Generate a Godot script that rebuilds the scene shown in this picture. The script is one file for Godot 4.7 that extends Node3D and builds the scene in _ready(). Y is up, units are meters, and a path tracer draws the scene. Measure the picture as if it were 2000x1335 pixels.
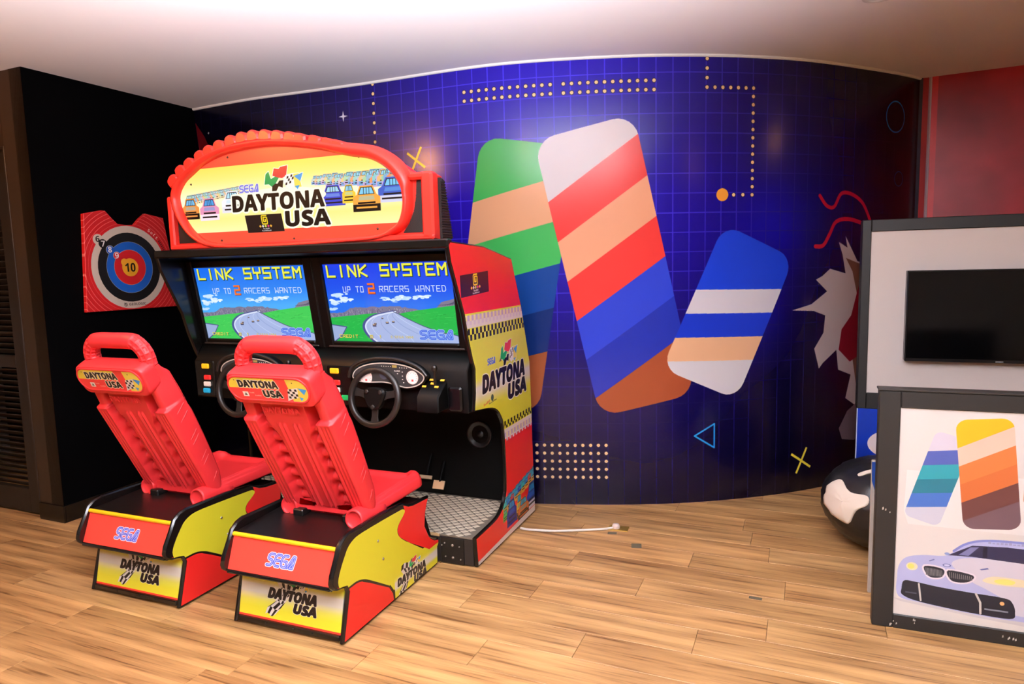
extends Node3D
# An arcade corner: a twin racing cabinet before a curved printed wall. Lengths are metres, y is up.

const YAW := -0.386207                       # the cabinet and the display stands are turned by this angle
const PLANK_YAW := -0.408202                 # the floor boards and the dark side wall by this one
const CAB := Vector3(-0.179, 0.0, -2.971)    # front right floor corner of the cabinet
const CEIL := 2.45
const UP_E := 110.0                            # brightness of the lights: added uplight and panel, unseen warm lamps, screens, sign
const PANEL_E := 2.5
const WARM_E := 0.06
const SCREEN_E := 1.15
const SIGN_E := 1.1
const DX := Vector3(0.9263, 0.0, 0.3767)     # the cabinet's x axis in the room
const DZ := Vector3(-0.3767, 0.0, 0.9263)    # the cabinet's z axis in the room (towards the seats)

# ------------------------------------------------------------------ mesh building
class MB:
	var v := PackedVector3Array()
	var n := PackedVector3Array()
	var t := PackedVector2Array()
	var xf := Transform3D()
	var uv_o := Vector2()                    # planar texture frame: left, top and size in shape units
	var uv_s := Vector2(1, 1)

	func uvp(p: Vector2) -> Vector2:
		return Vector2((p.x - uv_o.x) / uv_s.x, (uv_o.y - p.y) / uv_s.y)

	func tri(a: Vector3, b: Vector3, c: Vector3, na: Vector3, nb: Vector3, nc: Vector3, ta := Vector2(), tb := Vector2(), tc := Vector2()):
		a = xf * a; b = xf * b; c = xf * c
		na = (xf.basis * na).normalized(); nb = (xf.basis * nb).normalized(); nc = (xf.basis * nc).normalized()
		if (b - a).cross(c - a).dot(na + nb + nc) > 0.0:
			v.append_array([a, c, b]); n.append_array([na, nc, nb]); t.append_array([ta, tc, tb])
		else:
			v.append_array([a, b, c]); n.append_array([na, nb, nc]); t.append_array([ta, tb, tc])

	func quad(a: Vector3, b: Vector3, c: Vector3, d: Vector3, nn: Vector3, ta := Vector2(0, 1), tb := Vector2(1, 1), tc := Vector2(1, 0), td := Vector2(0, 0)):
		tri(a, b, c, nn, nn, nn, ta, tb, tc)
		tri(a, c, d, nn, nn, nn, ta, tc, td)

	# polygon in the xy plane, extruded from z0 (back) to z1 (front), with chamfered edges
	func extrude(poly: PackedVector2Array, z0: float, z1: float, bev := 0.0, smooth := 0.6):
		if Geometry2D.is_polygon_clockwise(poly):
			poly = poly.duplicate(); poly.reverse()
		var m := poly.size()
		var en := PackedVector2Array()       # outward edge normals of a counter-clockwise outline
		for i in m:
			var e: Vector2 = (poly[(i + 1) % m] - poly[i]).normalized()
			en.append(Vector2(e.y, -e.x))
		var inner := PackedVector2Array()
		for i in m:
			var n0: Vector2 = en[(i + m - 1) % m]
			var n1: Vector2 = en[i]
			var k: Vector2 = n0 + n1
			inner.append(poly[i] - k * (bev / maxf(0.25, 1.0 + n0.dot(n1))))
		var rings := [[inner, z1], [poly, z1 - bev], [poly, z0 + bev], [inner, z0]]
		if bev <= 0.0:
			rings = [[poly, z1], [poly, z0]]
		for r in rings.size() - 1:
			var A: PackedVector2Array = rings[r][0]
			var B: PackedVector2Array = rings[r + 1][0]
			var za: float = rings[r][1]
			var zb: float = rings[r + 1][1]
			var tilt: float = 0.0 if rings.size() == 2 or r == 1 else (1.0 if r == 0 else -1.0)
			for i in m:
				var j := (i + 1) % m
				var ni: Vector2 = en[i]
				var nj: Vector2 = en[i]
				if en[i].dot(en[(i + m - 1) % m]) > smooth:
					ni = (en[i] + en[(i + m - 1) % m]).normalized()
				if en[i].dot(en[j]) > smooth:
					nj = (en[i] + en[j]).normalized()
				var n3i := Vector3(ni.x, ni.y, tilt).normalized()
				var n3j := Vector3(nj.x, nj.y, tilt).normalized()
				var a := Vector3(A[i].x, A[i].y, za)
				var b := Vector3(A[j].x, A[j].y, za)
				var c := Vector3(B[j].x, B[j].y, zb)
				var d := Vector3(B[i].x, B[i].y, zb)
				tri(a, b, c, n3i, n3j, n3j, uvp(A[i]), uvp(A[j]), uvp(B[j]))
				tri(a, c, d, n3i, n3j, n3i, uvp(A[i]), uvp(B[j]), uvp(B[i]))
		var cap: PackedVector2Array = inner if bev > 0.0 else poly
		var ix := Geometry2D.triangulate_polygon(cap)
		for k in range(0, ix.size(), 3):
			for s in [1.0, -1.0]:
				var z := z1 if s > 0 else z0
				var p: Vector2 = cap[ix[k]]
				var q: Vector2 = cap[ix[k + 1]]
				var w: Vector2 = cap[ix[k + 2]]
				var nn := Vector3(0, 0, s)
				tri(Vector3(p.x, p.y, z), Vector3(q.x, q.y, z), Vector3(w.x, w.y, z), nn, nn, nn, uvp(p), uvp(q), uvp(w))

	func box(lo: Vector3, hi: Vector3, bev := 0.0):
		var b := minf(bev, 0.49 * minf(hi.x - lo.x, minf(hi.y - lo.y, hi.z - lo.z)))
		var p := PackedVector2Array([Vector2(lo.x + b, lo.y), Vector2(hi.x - b, lo.y), Vector2(hi.x, lo.y + b), Vector2(hi.x, hi.y - b), Vector2(hi.x - b, hi.y), Vector2(lo.x + b, hi.y), Vector2(lo.x, hi.y - b), Vector2(lo.x, lo.y + b)])
		if b <= 0.0:
			p = PackedVector2Array([Vector2(lo.x, lo.y), Vector2(hi.x, lo.y), Vector2(hi.x, hi.y), Vector2(lo.x, hi.y)])
		extrude(p, lo.z, hi.z, b, 0.9)

	# rows of points -> one smooth surface
	func grid(rows: Array, close_u := false, close_v := false, uvs := []):
		var R := rows.size()
		var C: int = rows[0].size()
		var fn := []
		for i in R:
			var r := PackedVector3Array(); r.resize(C); fn.append(r)
		for i in (R if close_u else R - 1):
			var i2 := (i + 1) % R
			for j in (C if close_v else C - 1):
				var j2 := (j + 1) % C
				var f: Vector3 = (rows[i2][j2] - rows[i][j]).cross(rows[i2][j] - rows[i][j2])
				fn[i][j] += f; fn[i2][j] += f; fn[i][j2] += f; fn[i2][j2] += f
		for i in (R if close_u else R - 1):
			var i2 := (i + 1) % R
			for j in (C if close_v else C - 1):
				var j2 := (j + 1) % C
				var a: Vector3 = rows[i][j]
				var b: Vector3 = rows[i][j2]
				var c: Vector3 = rows[i2][j2]
				var d: Vector3 = rows[i2][j]
				if uvs.size():
					tri(a, b, c, fn[i][j], fn[i][j2], fn[i2][j2], uvs[i][j], uvs[i][j2], uvs[i2][j2])
					tri(a, c, d, fn[i][j], fn[i2][j2], fn[i2][j], uvs[i][j], uvs[i2][j2], uvs[i2][j])
				else:
					tri(a, b, c, fn[i][j], fn[i][j2], fn[i2][j2])
					tri(a, c, d, fn[i][j], fn[i2][j2], fn[i2][j])

	func cap(ring: PackedVector3Array, nn: Vector3):
		var m := Vector3()
		for p in ring: m += p / ring.size()
		for i in ring.size():
			tri(m, ring[i], ring[(i + 1) % ring.size()], nn, nn, nn)

	# profile of (radius, y) turned about the y axis
	func lathe(prof: Array, segs := 32, at := Transform3D()):
		var rows := []
		for p in prof:
			var r := PackedVector3Array()
			for k in segs:
				var a := TAU * k / segs
				r.append(at * Vector3(p.x * cos(a), p.y, p.x * sin(a)))
			rows.append(r)
		grid(rows, false, true)

	func tube(path: PackedVector3Array, rad, segs := 12, closed := false):
		var m := path.size()
		var rows := []
		var up := Vector3.ZERO
		for i in m:
			var d: Vector3 = (path[(i + 1) % m] - path[(i + m - 1) % m]) if closed else (path[mini(i + 1, m - 1)] - path[maxi(i - 1, 0)])
			d = d.normalized()
			if up == Vector3.ZERO:
				up = Vector3(0.21, 1, 0.13) if absf(d.y) < 0.9 else Vector3(1, 0.1, 0.2)
			up = (up - d * up.dot(d)).normalized()
			var s := d.cross(up)
			var r := PackedVector3Array()
			for k in segs:
				var a := TAU * k / segs
				var rr: float = rad.call(float(i) / (m - 1), a) if rad is Callable else rad
				r.append(path[i] + (up * cos(a) + s * sin(a)) * rr)
			rows.append(r)
		grid(rows, closed, true)
		if not closed:
			cap(rows[0], (path[0] - path[1]).normalized())
			cap(rows[m - 1], (path[m - 1] - path[m - 2]).normalized())

	func mesh() -> ArrayMesh:
		var a := []; a.resize(Mesh.ARRAY_MAX)
		a[Mesh.ARRAY_VERTEX] = v; a[Mesh.ARRAY_NORMAL] = n; a[Mesh.ARRAY_TEX_UV] = t
		var m := ArrayMesh.new()
		m.add_surface_from_arrays(Mesh.PRIMITIVE_TRIANGLES, a)
		return m

# ------------------------------------------------------------------ print painting
# Paints flat prints (in metres, y up) into an image at twice its size, then halves it.
class Canvas:
	var im: Image
	var k: float
	var o: Vector2
	var size: Vector2
	static var letters := {}
	static var fonts := {}

	func _init(left: float, top: float, w: float, h: float, px_w: int, px_h: int, bg: Color):
		im = Image.create(px_w * 2, px_h * 2, false, Image.FORMAT_RGBA8)
		im.fill(bg)
		o = Vector2(left, top); size = Vector2(w, h)
		k = px_w * 2.0 / w

	func px(p: Vector2) -> Vector2:
		return Vector2((p.x - o.x) * im.get_width() / size.x, (o.y - p.y) * im.get_height() / size.y)

	func fill(shapes: Array, col: Color):
		var ea := PackedVector2Array()
		var eb := PackedVector2Array()
		var lo := 1e9
		var hi := -1e9
		for s in shapes:
			for i in s.size():
				var a := px(s[i])
				var b := px(s[(i + 1) % s.size()])
				lo = minf(lo, a.y); hi = maxf(hi, a.y)
				if a.y != b.y:
					ea.append(a); eb.append(b)
		var H := im.get_height()
		var W := im.get_width()
		for y in range(maxi(0, int(floor(lo))), mini(H, int(ceil(hi)) + 1)):
			var yc := y + 0.5
			var xs := []
			for i in ea.size():
				var a: Vector2 = ea[i]
				var b: Vector2 = eb[i]
				if (a.y <= yc) != (b.y <= yc):
					xs.append(a.x + (b.x - a.x) * (yc - a.y) / (b.y - a.y))
			xs.sort()
			for i in range(0, xs.size() - 1, 2):
				var x0 := clampi(int(ceil(xs[i] - 0.5)), 0, W)
				var x1 := clampi(int(ceil(xs[i + 1] - 0.5)), 0, W)
				if x1 > x0:
					im.fill_rect(Rect2i(x0, y, x1 - x0, 1), col)

	func poly(p: Array, col: Color):
		fill([PackedVector2Array(p)], col)

	func rect(x0: float, y0: float, x1: float, y1: float, col: Color):
		var a := px(Vector2(x0, y1))
		var b := px(Vector2(x1, y0))
		im.fill_rect(Rect2i(Vector2i(a.round()), Vector2i(b.round()) - Vector2i(a.round())), col)

	func ell(c: Vector2, rx: float, ry: float, seg := 40) -> PackedVector2Array:
		var p := PackedVector2Array()
		for i in seg:
			p.append(c + Vector2(rx * cos(TAU * i / seg), ry * sin(TAU * i / seg)))
		return p

	func circ(c: Vector2, r: float, col: Color, ry := -1.0):
		fill([ell(c, r, r if ry < 0 else ry)], col)

	func ring(c: Vector2, r0: float, r1: float, col: Color):
		fill([ell(c, r1, r1, 64), ell(c, r0, r0, 64)], col)

	func line(a: Vector2, b: Vector2, w: float, col: Color):
		var d := (b - a).normalized() * w * 0.5
		var q := Vector2(-d.y, d.x)
		poly([a - q - d, b - q + d, b + q + d, a + q - d], col)

	func strokes(p: PackedVector2Array, w: float, col: Color, round := true):
		for i in p.size() - 1:
			var d: Vector2 = (p[i + 1] - p[i]).normalized() * w * 0.5
			var q := Vector2(-d.y, d.x)
			poly([p[i] - q, p[i + 1] - q, p[i + 1] + q, p[i] + q], col)
		for a in p:
			if round: fill([ell(a, w * 0.5, w * 0.5, 12)], col)
			else: poly([a + Vector2(-w, -w) * 0.5, a + Vector2(w, -w) * 0.5, a + Vector2(w, w) * 0.5, a + Vector2(-w, w) * 0.5], col)

	func gradient(x0: float, y0: float, x1: float, y1: float, stops: Array):   # stops: [y in metres, colour], top first
		var a := px(Vector2(x0, y1))
		var b := px(Vector2(x1, y0))
		for y in range(maxi(0, int(a.y)), mini(im.get_height(), int(ceil(b.y)))):
			var m := o.y - (y + 0.5) * size.y / im.get_height()
			var c: Color = stops[0][1]
			for i in stops.size() - 1:
				if m <= stops[i][0]:
					c = stops[i][1].lerp(stops[i + 1][1], clampf((stops[i][0] - m) / (stops[i][0] - stops[i + 1][0]), 0, 1))
			im.fill_rect(Rect2i(int(a.x), y, int(b.x) - int(a.x), 1), c)

	# the outlines of a word: triangles with x from 0 to 1 and capitals from 0 to 1
	static func word(s: String, face := "Droid Sans", weight := 700) -> PackedVector2Array:
		var key := s + face + str(weight)
		if not letters.has(key):
			var fk := face + str(weight)
			if not fonts.has(fk):
				var f := SystemFont.new()
				f.font_names = PackedStringArray([face]); f.font_weight = weight
				fonts[fk] = f
			var tm := TextMesh.new()
			tm.font = fonts[fk]; tm.font_size = 64; tm.pixel_size = 0.01; tm.depth = 0.0; tm.text = s
			var a := tm.get_mesh_arrays()
			var bb := tm.get_aabb()
			var p := PackedVector2Array()
			for q in a[0]:
				p.append(Vector2((q.x - bb.position.x) / bb.size.x, (q.y - bb.position.y) / bb.size.y))
			letters[key] = p
		return letters[key]

	func text(s: String, at: Vector2, ex: Vector2, ey: Vector2, col: Color, bold := 0.0, face := "Droid Sans"):
		var p := word(s, face)
		var offs := [Vector2()]
		if bold > 0.0:
			for i in 8:
				offs.append(Vector2.from_angle(TAU * i / 8) * bold)
		for d in offs:
			for i in range(0, p.size(), 3):
				var tr := PackedVector2Array()
				for j in 3:
					tr.append(at + d + ex * p[i + j].x + ey * p[i + j].y)
				fill([tr], col)

	# stroke lettering of the monitor pictures, drawn on a unit square
	static var STROKES := {
		"A": [[0, 0, 0, 1, 1, 1, 1, 0], [0, .45, 1, .45]], "C": [[1, 1, 0, 1, 0, 0, 1, 0]], "D": [[0, 0, 0, 1, .7, 1, 1, .75, 1, .25, .7, 0, 0, 0]],
		"E": [[1, 1, 0, 1, 0, 0, 1, 0], [0, .5, .8, .5]], "I": [[.5, 0, .5, 1]], "K": [[0, 0, 0, 1], [1, 1, 0, .45, 1, 0]], "L": [[0, 1, 0, 0, 1, 0]],
		"M": [[0, 0, 0, 1, .5, .5, 1, 1, 1, 0]], "N": [[0, 0, 0, 1, 1, 0, 1, 1]], "O": [[0, 0, 0, 1, 1, 1, 1, 0, 0, 0]], "P": [[0, 0, 0, 1, 1, 1, 1, .45, 0, .45]],
		"R": [[0, 0, 0, 1, 1, 1, 1, .5, 0, .5], [.45, .5, 1, 0]], "S": [[1, 1, 0, 1, 0, .5, 1, .5, 1, 0, 0, 0]], "T": [[0, 1, 1, 1], [.5, 1, .5, 0]],
		"U": [[0, 1, 0, 0, 1, 0, 1, 1]], "W": [[0, 1, 0, 0, .5, .45, 1, 0, 1, 1]], "Y": [[0, 1, 0, .55, 1, .55, 1, 1], [.5, .55, .5, 0]], "2": [[0, 1, 1, 1, 1, .5, 0, .5, 0, 0, 1, 0]],
		"0": [[0, 0, 0, 1, 1, 1, 1, 0, 0, 0], [.5, .4, .5, .6]], "1": [[.3, .8, .5, 1, .5, 0]], "G": [[1, 1, 0, 1, 0, 0, 1, 0, 1, .5, .5, .5]]}

	func arcade(s: String, at: Vector2, step: float, lw: float, h: float, w: float, col: Color):
		for i in s.length():
			if STROKES.has(s[i]):
				for st in STROKES[s[i]]:
					var p := PackedVector2Array()
					for j in range(0, st.size(), 2):
						p.append(at + Vector2(i * step + st[j] * lw, st[j + 1] * h))
					strokes(p, w, col, false)

	func tex() -> ImageTexture:
		im.resize(im.get_width() / 2, im.get_height() / 2, Image.INTERPOLATE_BILINEAR)
		return ImageTexture.create_from_image(im)

# ------------------------------------------------------------------ materials and objects
var mats := {}

func hexc(r: int, g: int, b: int) -> Color:
	return Color(r / 255.0, g / 255.0, b / 255.0)

func mat(name_: String, col: Color, rough := 0.5, metal := 0.0, spec := 0.5) -> StandardMaterial3D:
	if not mats.has(name_):
		var m := StandardMaterial3D.new()
		m.resource_name = name_
		m.albedo_color = col; m.roughness = rough; m.metallic = metal; m.metallic_specular = spec
		mats[name_] = m
	return mats[name_]

func printed(name_: String, tx: Texture2D, rough := 0.35) -> StandardMaterial3D:
	var m := mat(name_, Color.WHITE, rough)
	m.albedo_texture = tx
	return m

func glowing(name_: String, tx: Texture2D, energy: float, rough := 0.15) -> StandardMaterial3D:
	var m := mat(name_, Color.BLACK, rough)
	m.emission_enabled = true
	m.emission = Color.BLACK
	m.emission_texture = tx
	m.emission_energy_multiplier = energy
	return m

func obj(called: String, mb, m: Material, parent: Node = self, label := "") -> MeshInstance3D:
	var o := MeshInstance3D.new()
	o.name = called
	o.mesh = mb.mesh() if mb is MB else mb
	o.material_override = m
	parent.add_child(o, true)
	if label: o.set_meta("label", label)
	return o

func tag(o: Node3D, label: String, category: String, group := "", kind := ""):
	o.set_meta("label", label); o.set_meta("category", category)
	if group: o.set_meta("group", group)
	if kind: o.set_meta("kind", kind)

func thing(called: String, label: String, category: String, at := Vector3.ZERO, turn := 0.0, group := "") -> Node3D:
	var o := Node3D.new()
	o.name = called
	add_child(o, true)
	o.position = at; o.rotation.y = turn
	tag(o, label, category, group)
	return o

func struct(called: String, mb, m: Material, label := "", category := "") -> MeshInstance3D:
	var o := obj(called, mb, m)
	o.set_meta("kind", "structure")
	if label: o.set_meta("label", label)
	if category: o.set_meta("category", category)
	return o

func v2(a: Array) -> PackedVector2Array:
	var p := PackedVector2Array()
	for i in range(0, a.size(), 2): p.append(Vector2(a[i], a[i + 1]))
	return p

# closed Catmull-Rom curve through the points
func smooth(p: PackedVector2Array, n := 6, closed := true) -> PackedVector2Array:
	var o := PackedVector2Array()
	var m := p.size()
	for i in (m if closed else m - 1):
		var a: Vector2 = p[(i + m - 1) % m] if closed else p[maxi(i - 1, 0)]
		var b: Vector2 = p[i]
		var c: Vector2 = p[(i + 1) % m]
		var d: Vector2 = p[(i + 2) % m] if closed else p[mini(i + 2, m - 1)]
		for j in n:
			o.append(b.cubic_interpolate(c, a, d, float(j) / n))
	if not closed: o.append(p[m - 1])
	return o

func rrect(x0: float, y0: float, x1: float, y1: float, r: float, n := 6) -> PackedVector2Array:
	var o := PackedVector2Array()
	for q in 4:
		var c := Vector2(x1 - r if q == 0 or q == 3 else x0 + r, y1 - r if q < 2 else y0 + r)
		for i in n + 1:
			o.append(c + Vector2.from_angle(PI / 2 * (q + float(i) / n)) * r)
	return o

func frame_bars(mb: MB, x0: float, y0: float, x1: float, y1: float, w0: float, w1: float, w2: float, w3: float, za: float, zb: float, bev := 0.004):
	mb.box(Vector3(x0, y0, za), Vector3(x0 + w0, y1, zb), bev)               # left, right, bottom, top bars
	mb.box(Vector3(x1 - w1, y0, za), Vector3(x1, y1, zb), bev)
	mb.box(Vector3(x0 + w0, y0, za), Vector3(x1 - w1, y0 + w2, zb), bev)
	mb.box(Vector3(x0 + w0, y1 - w3, za), Vector3(x1 - w1, y1, zb), bev)

# ------------------------------------------------------------------ the scene
var plan := PackedVector2Array()             # the printed wall in plan (x, z) and the arc length at each point
var arc := PackedFloat32Array()

func _ready():
	# camera: a 24 mm lens at 1.36 m, tipped 6.3 degrees down
	var cam := Camera3D.new()
	cam.name = "camera"
	var b := Basis(Vector3.RIGHT, -0.110586) * Basis(Vector3.BACK, -0.024578)
	cam.transform = Transform3D(b, Vector3(0, 1.36, 0))
	cam.fov = 53.2
	cam.near = 0.05
	cam.far = 60.0
	add_child(cam)
	cam.current = true
	# a closed room: no daylight
	var env := Environment.new()
	env.background_mode = Environment.BG_COLOR
	env.background_color = Color(0, 0, 0)
	env.tonemap_mode = Environment.TONE_MAPPER_LINEAR
	env.tonemap_exposure = 1.0
	env.sdfgi_enabled = true
	env.ssao_enabled = true
	env.ssil_enabled = true
	var we := WorldEnvironment.new()
	we.name = "world_environment"
	we.environment = env
	add_child(we)
	lamps()
	setting()
	racing_cabinet()
	racing_seat("red racing seat on yellow and red pedestal, nearest the diamond plate footrest", -0.452)
	racing_seat("red racing seat on yellow and red pedestal, between the dark wall and the other seat", -1.2535)
	wall_things()
	stands()
	small_things()

func lamps():
	# added uplighter behind the camera, standing in for flash bounced off the ceiling
	var up := thing("added_uplighter", "added black uplighter beside the camera, in place of bounced flash, outside the frame", "lamp", Vector3(0.0, 0, 0.25))
	var mb := MB.new()
	mb.lathe([Vector2(0.001, 0.0), Vector2(0.15, 0.0), Vector2(0.15, 0.015), Vector2(0.02, 0.03), Vector2(0.013, 0.05), Vector2(0.013, 1.05), Vector2(0.001, 1.05)], 24)
	obj("pole", mb, mat("lamp black", hexc(25, 25, 26), 0.4), up)
	mb = MB.new()
	mb.lathe([Vector2(0.012, 1.03), Vector2(0.08, 1.06), Vector2(0.14, 1.14), Vector2(0.134, 1.14), Vector2(0.07, 1.07), Vector2(0.001, 1.055)], 32)
	obj("lamp_shade", mb, mat("lamp black", hexc(25, 25, 26), 0.4), up)
	mb = MB.new()
	mb.lathe([Vector2(0.001, 1.085), Vector2(0.06, 1.085), Vector2(0.06, 1.075), Vector2(0.001, 1.075)], 24)
	var g := mat("added glow", Color.BLACK, 0.5)
	g.emission_enabled = true; g.emission = hexc(255, 244, 230); g.emission_energy_multiplier = 3.0
	obj("bulb", mb, g, up)
	var s := SpotLight3D.new()
	s.name = "added_uplight"
	s.position = Vector3(0.0, 1.15, 0.25)
	s.rotation = Vector3(PI / 2 - 0.42, 0.32, 0)
	s.spot_angle = 58.0; s.spot_angle_attenuation = 0.85; s.spot_range = 12.0; s.spot_attenuation = 2.0
	s.light_energy = UP_E; s.light_color = hexc(236, 241, 255); s.light_size = 0.06; s.shadow_enabled = true
	add_child(s)
	# flat glowing panel added behind the camera as soft fill
	mb = MB.new()
	mb.box(Vector3(-0.6, -0.02, -0.3), Vector3(0.6, 0.0, 0.3), 0.003)
	var pg := mat("panel added glow", Color.BLACK, 0.6)
	pg.emission_enabled = true; pg.emission = hexc(255, 240, 222); pg.emission_energy_multiplier = 1.5
	var pan := obj("added_ceiling_panel", mb, pg)
	pan.position = Vector3(0.25, CEIL, 0.6)
	tag(pan, "added flat white fill panel on the ceiling behind the camera", "lamp")
	var al := AreaLight3D.new()
	al.name = "added_panel_light"
	al.position = Vector3(0.25, CEIL - 0.03, 0.6)
	al.rotation.x = -PI / 2
	al.area_size = Vector2(1.2, 0.6)
	al.area_range = 14.0; al.area_attenuation = 2.0
	al.light_energy = PANEL_E; al.light_color = hexc(240, 244, 255); al.shadow_enabled = true
	add_child(al)
	# small warm ceiling lamps out of view, for orange glints and a warm door corner
	var wg := mat("unseen warm glow", Color.BLACK, 0.5)
	wg.emission_enabled = true; wg.emission = hexc(255, 176, 92); wg.emission_energy_multiplier = 40.0
	var k := 0
	for p in [Vector3(-0.66, 0, -1.75), Vector3(0.60, 0, -1.2), Vector3(2.7, 0, -0.2), Vector3(3.42, 0, -2.2), Vector3(-2.75, 0, -2.3), Vector3(-2.6, 0, -0.6)]:
		var d := downlight(["unseen warm ceiling lamp over the twin cabinet seats", "unseen warm ceiling lamp over the open floor before the curved wall", "unseen warm ceiling lamp over the right of the camera", "unseen warm ceiling lamp close to the red wall", "unseen warm ceiling lamp before the louvred door, lighting the door corner", "unseen warm ceiling lamp farthest from the curved wall, on the left"][k], p, true)
		mb = MB.new()
		mb.lathe([Vector2(0.001, -0.045), Vector2(0.018, -0.04), Vector2(0.026, -0.022), Vector2(0.02, -0.003), Vector2(0.001, -0.001)], 16)
		obj("bulb", mb, wg, d)
		var l := OmniLight3D.new()
		l.name = "unseen_warm_lamp"
		l.position = Vector3(p.x, CEIL - 0.055, p.z)
		l.omni_range = 10.0; l.omni_attenuation = 2.0
		l.light_energy = WARM_E * (24.0 if k == 4 else 1.0); l.light_color = hexc(255, 168, 84); l.light_size = 0.03; l.shadow_enabled = true
		add_child(l)
		k += 1

func downlight(label: String, p: Vector3, lit: bool) -> Node3D:
	var d := thing("ceiling_spotlight", label, "spotlight", Vector3(p.x, CEIL, p.z))
	var mb := MB.new()
	mb.lathe([Vector2(0.048, -0.001), Vector2(0.05, -0.007), Vector2(0.06, -0.009), Vector2(0.07, -0.006), Vector2(0.072, 0.0)], 40)
	obj("trim_ring", mb, mat("ring white", hexc(205, 200, 198), 0.4), d)
	mb = MB.new()
	mb.lathe([Vector2(0.048, -0.002), Vector2(0.04, -0.001), Vector2(0.001, -0.0005)], 32)
	obj("reflector", mb, mat("ring grey", hexc(150, 148, 146), 0.3, 0.3), d)
	return d

func wood_texture() -> ImageTexture:
	var W := 2048
	var H := 1024
	var layers := []
	var seeds := [[160, 0.016, 11, 4], [80, 0.055, 23, 3], [40, 0.17, 37, 2], [400, 0.006, 51, 2]]
	for s in seeds:
		var nz := FastNoiseLite.new()
		nz.noise_type = FastNoiseLite.TYPE_SIMPLEX_SMOOTH
		nz.seed = s[2]; nz.frequency = s[1]; nz.fractal_octaves = s[3]
		var im := nz.get_image(s[0], H)
		im.convert(Image.FORMAT_L8)
		im.resize(W, H, Image.INTERPOLATE_CUBIC)
		layers.append(im.get_data())
	var a: PackedByteArray = layers[0]
	var b: PackedByteArray = layers[1]
	var c: PackedByteArray = layers[2]
	var e: PackedByteArray = layers[3]
	var o := PackedByteArray()
	o.resize(W * H * 3)
	for i in W * H:
		var f := a[i] / 255.0 * 0.55 + e[i] / 255.0 * 0.45
		var dark := clampf((0.42 - b[i] / 255.0) * 5.0, 0.0, 1.0) * clampf((0.75 - f) * 2.2, 0.0, 1.0)
		var fine := (c[i] / 255.0 - 0.5) * 0.16
		var v := clampf(0.30 + f * 0.85 + fine - dark * 0.42, 0.0, 1.0)
		o[i * 3] = int(90 + 110 * v)
		o[i * 3 + 1] = int(60 + 102 * v)
		o[i * 3 + 2] = int(33 + 78 * v)
	return ImageTexture.create_from_image(Image.create_from_data(W, H, false, Image.FORMAT_RGB8, o))

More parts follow.
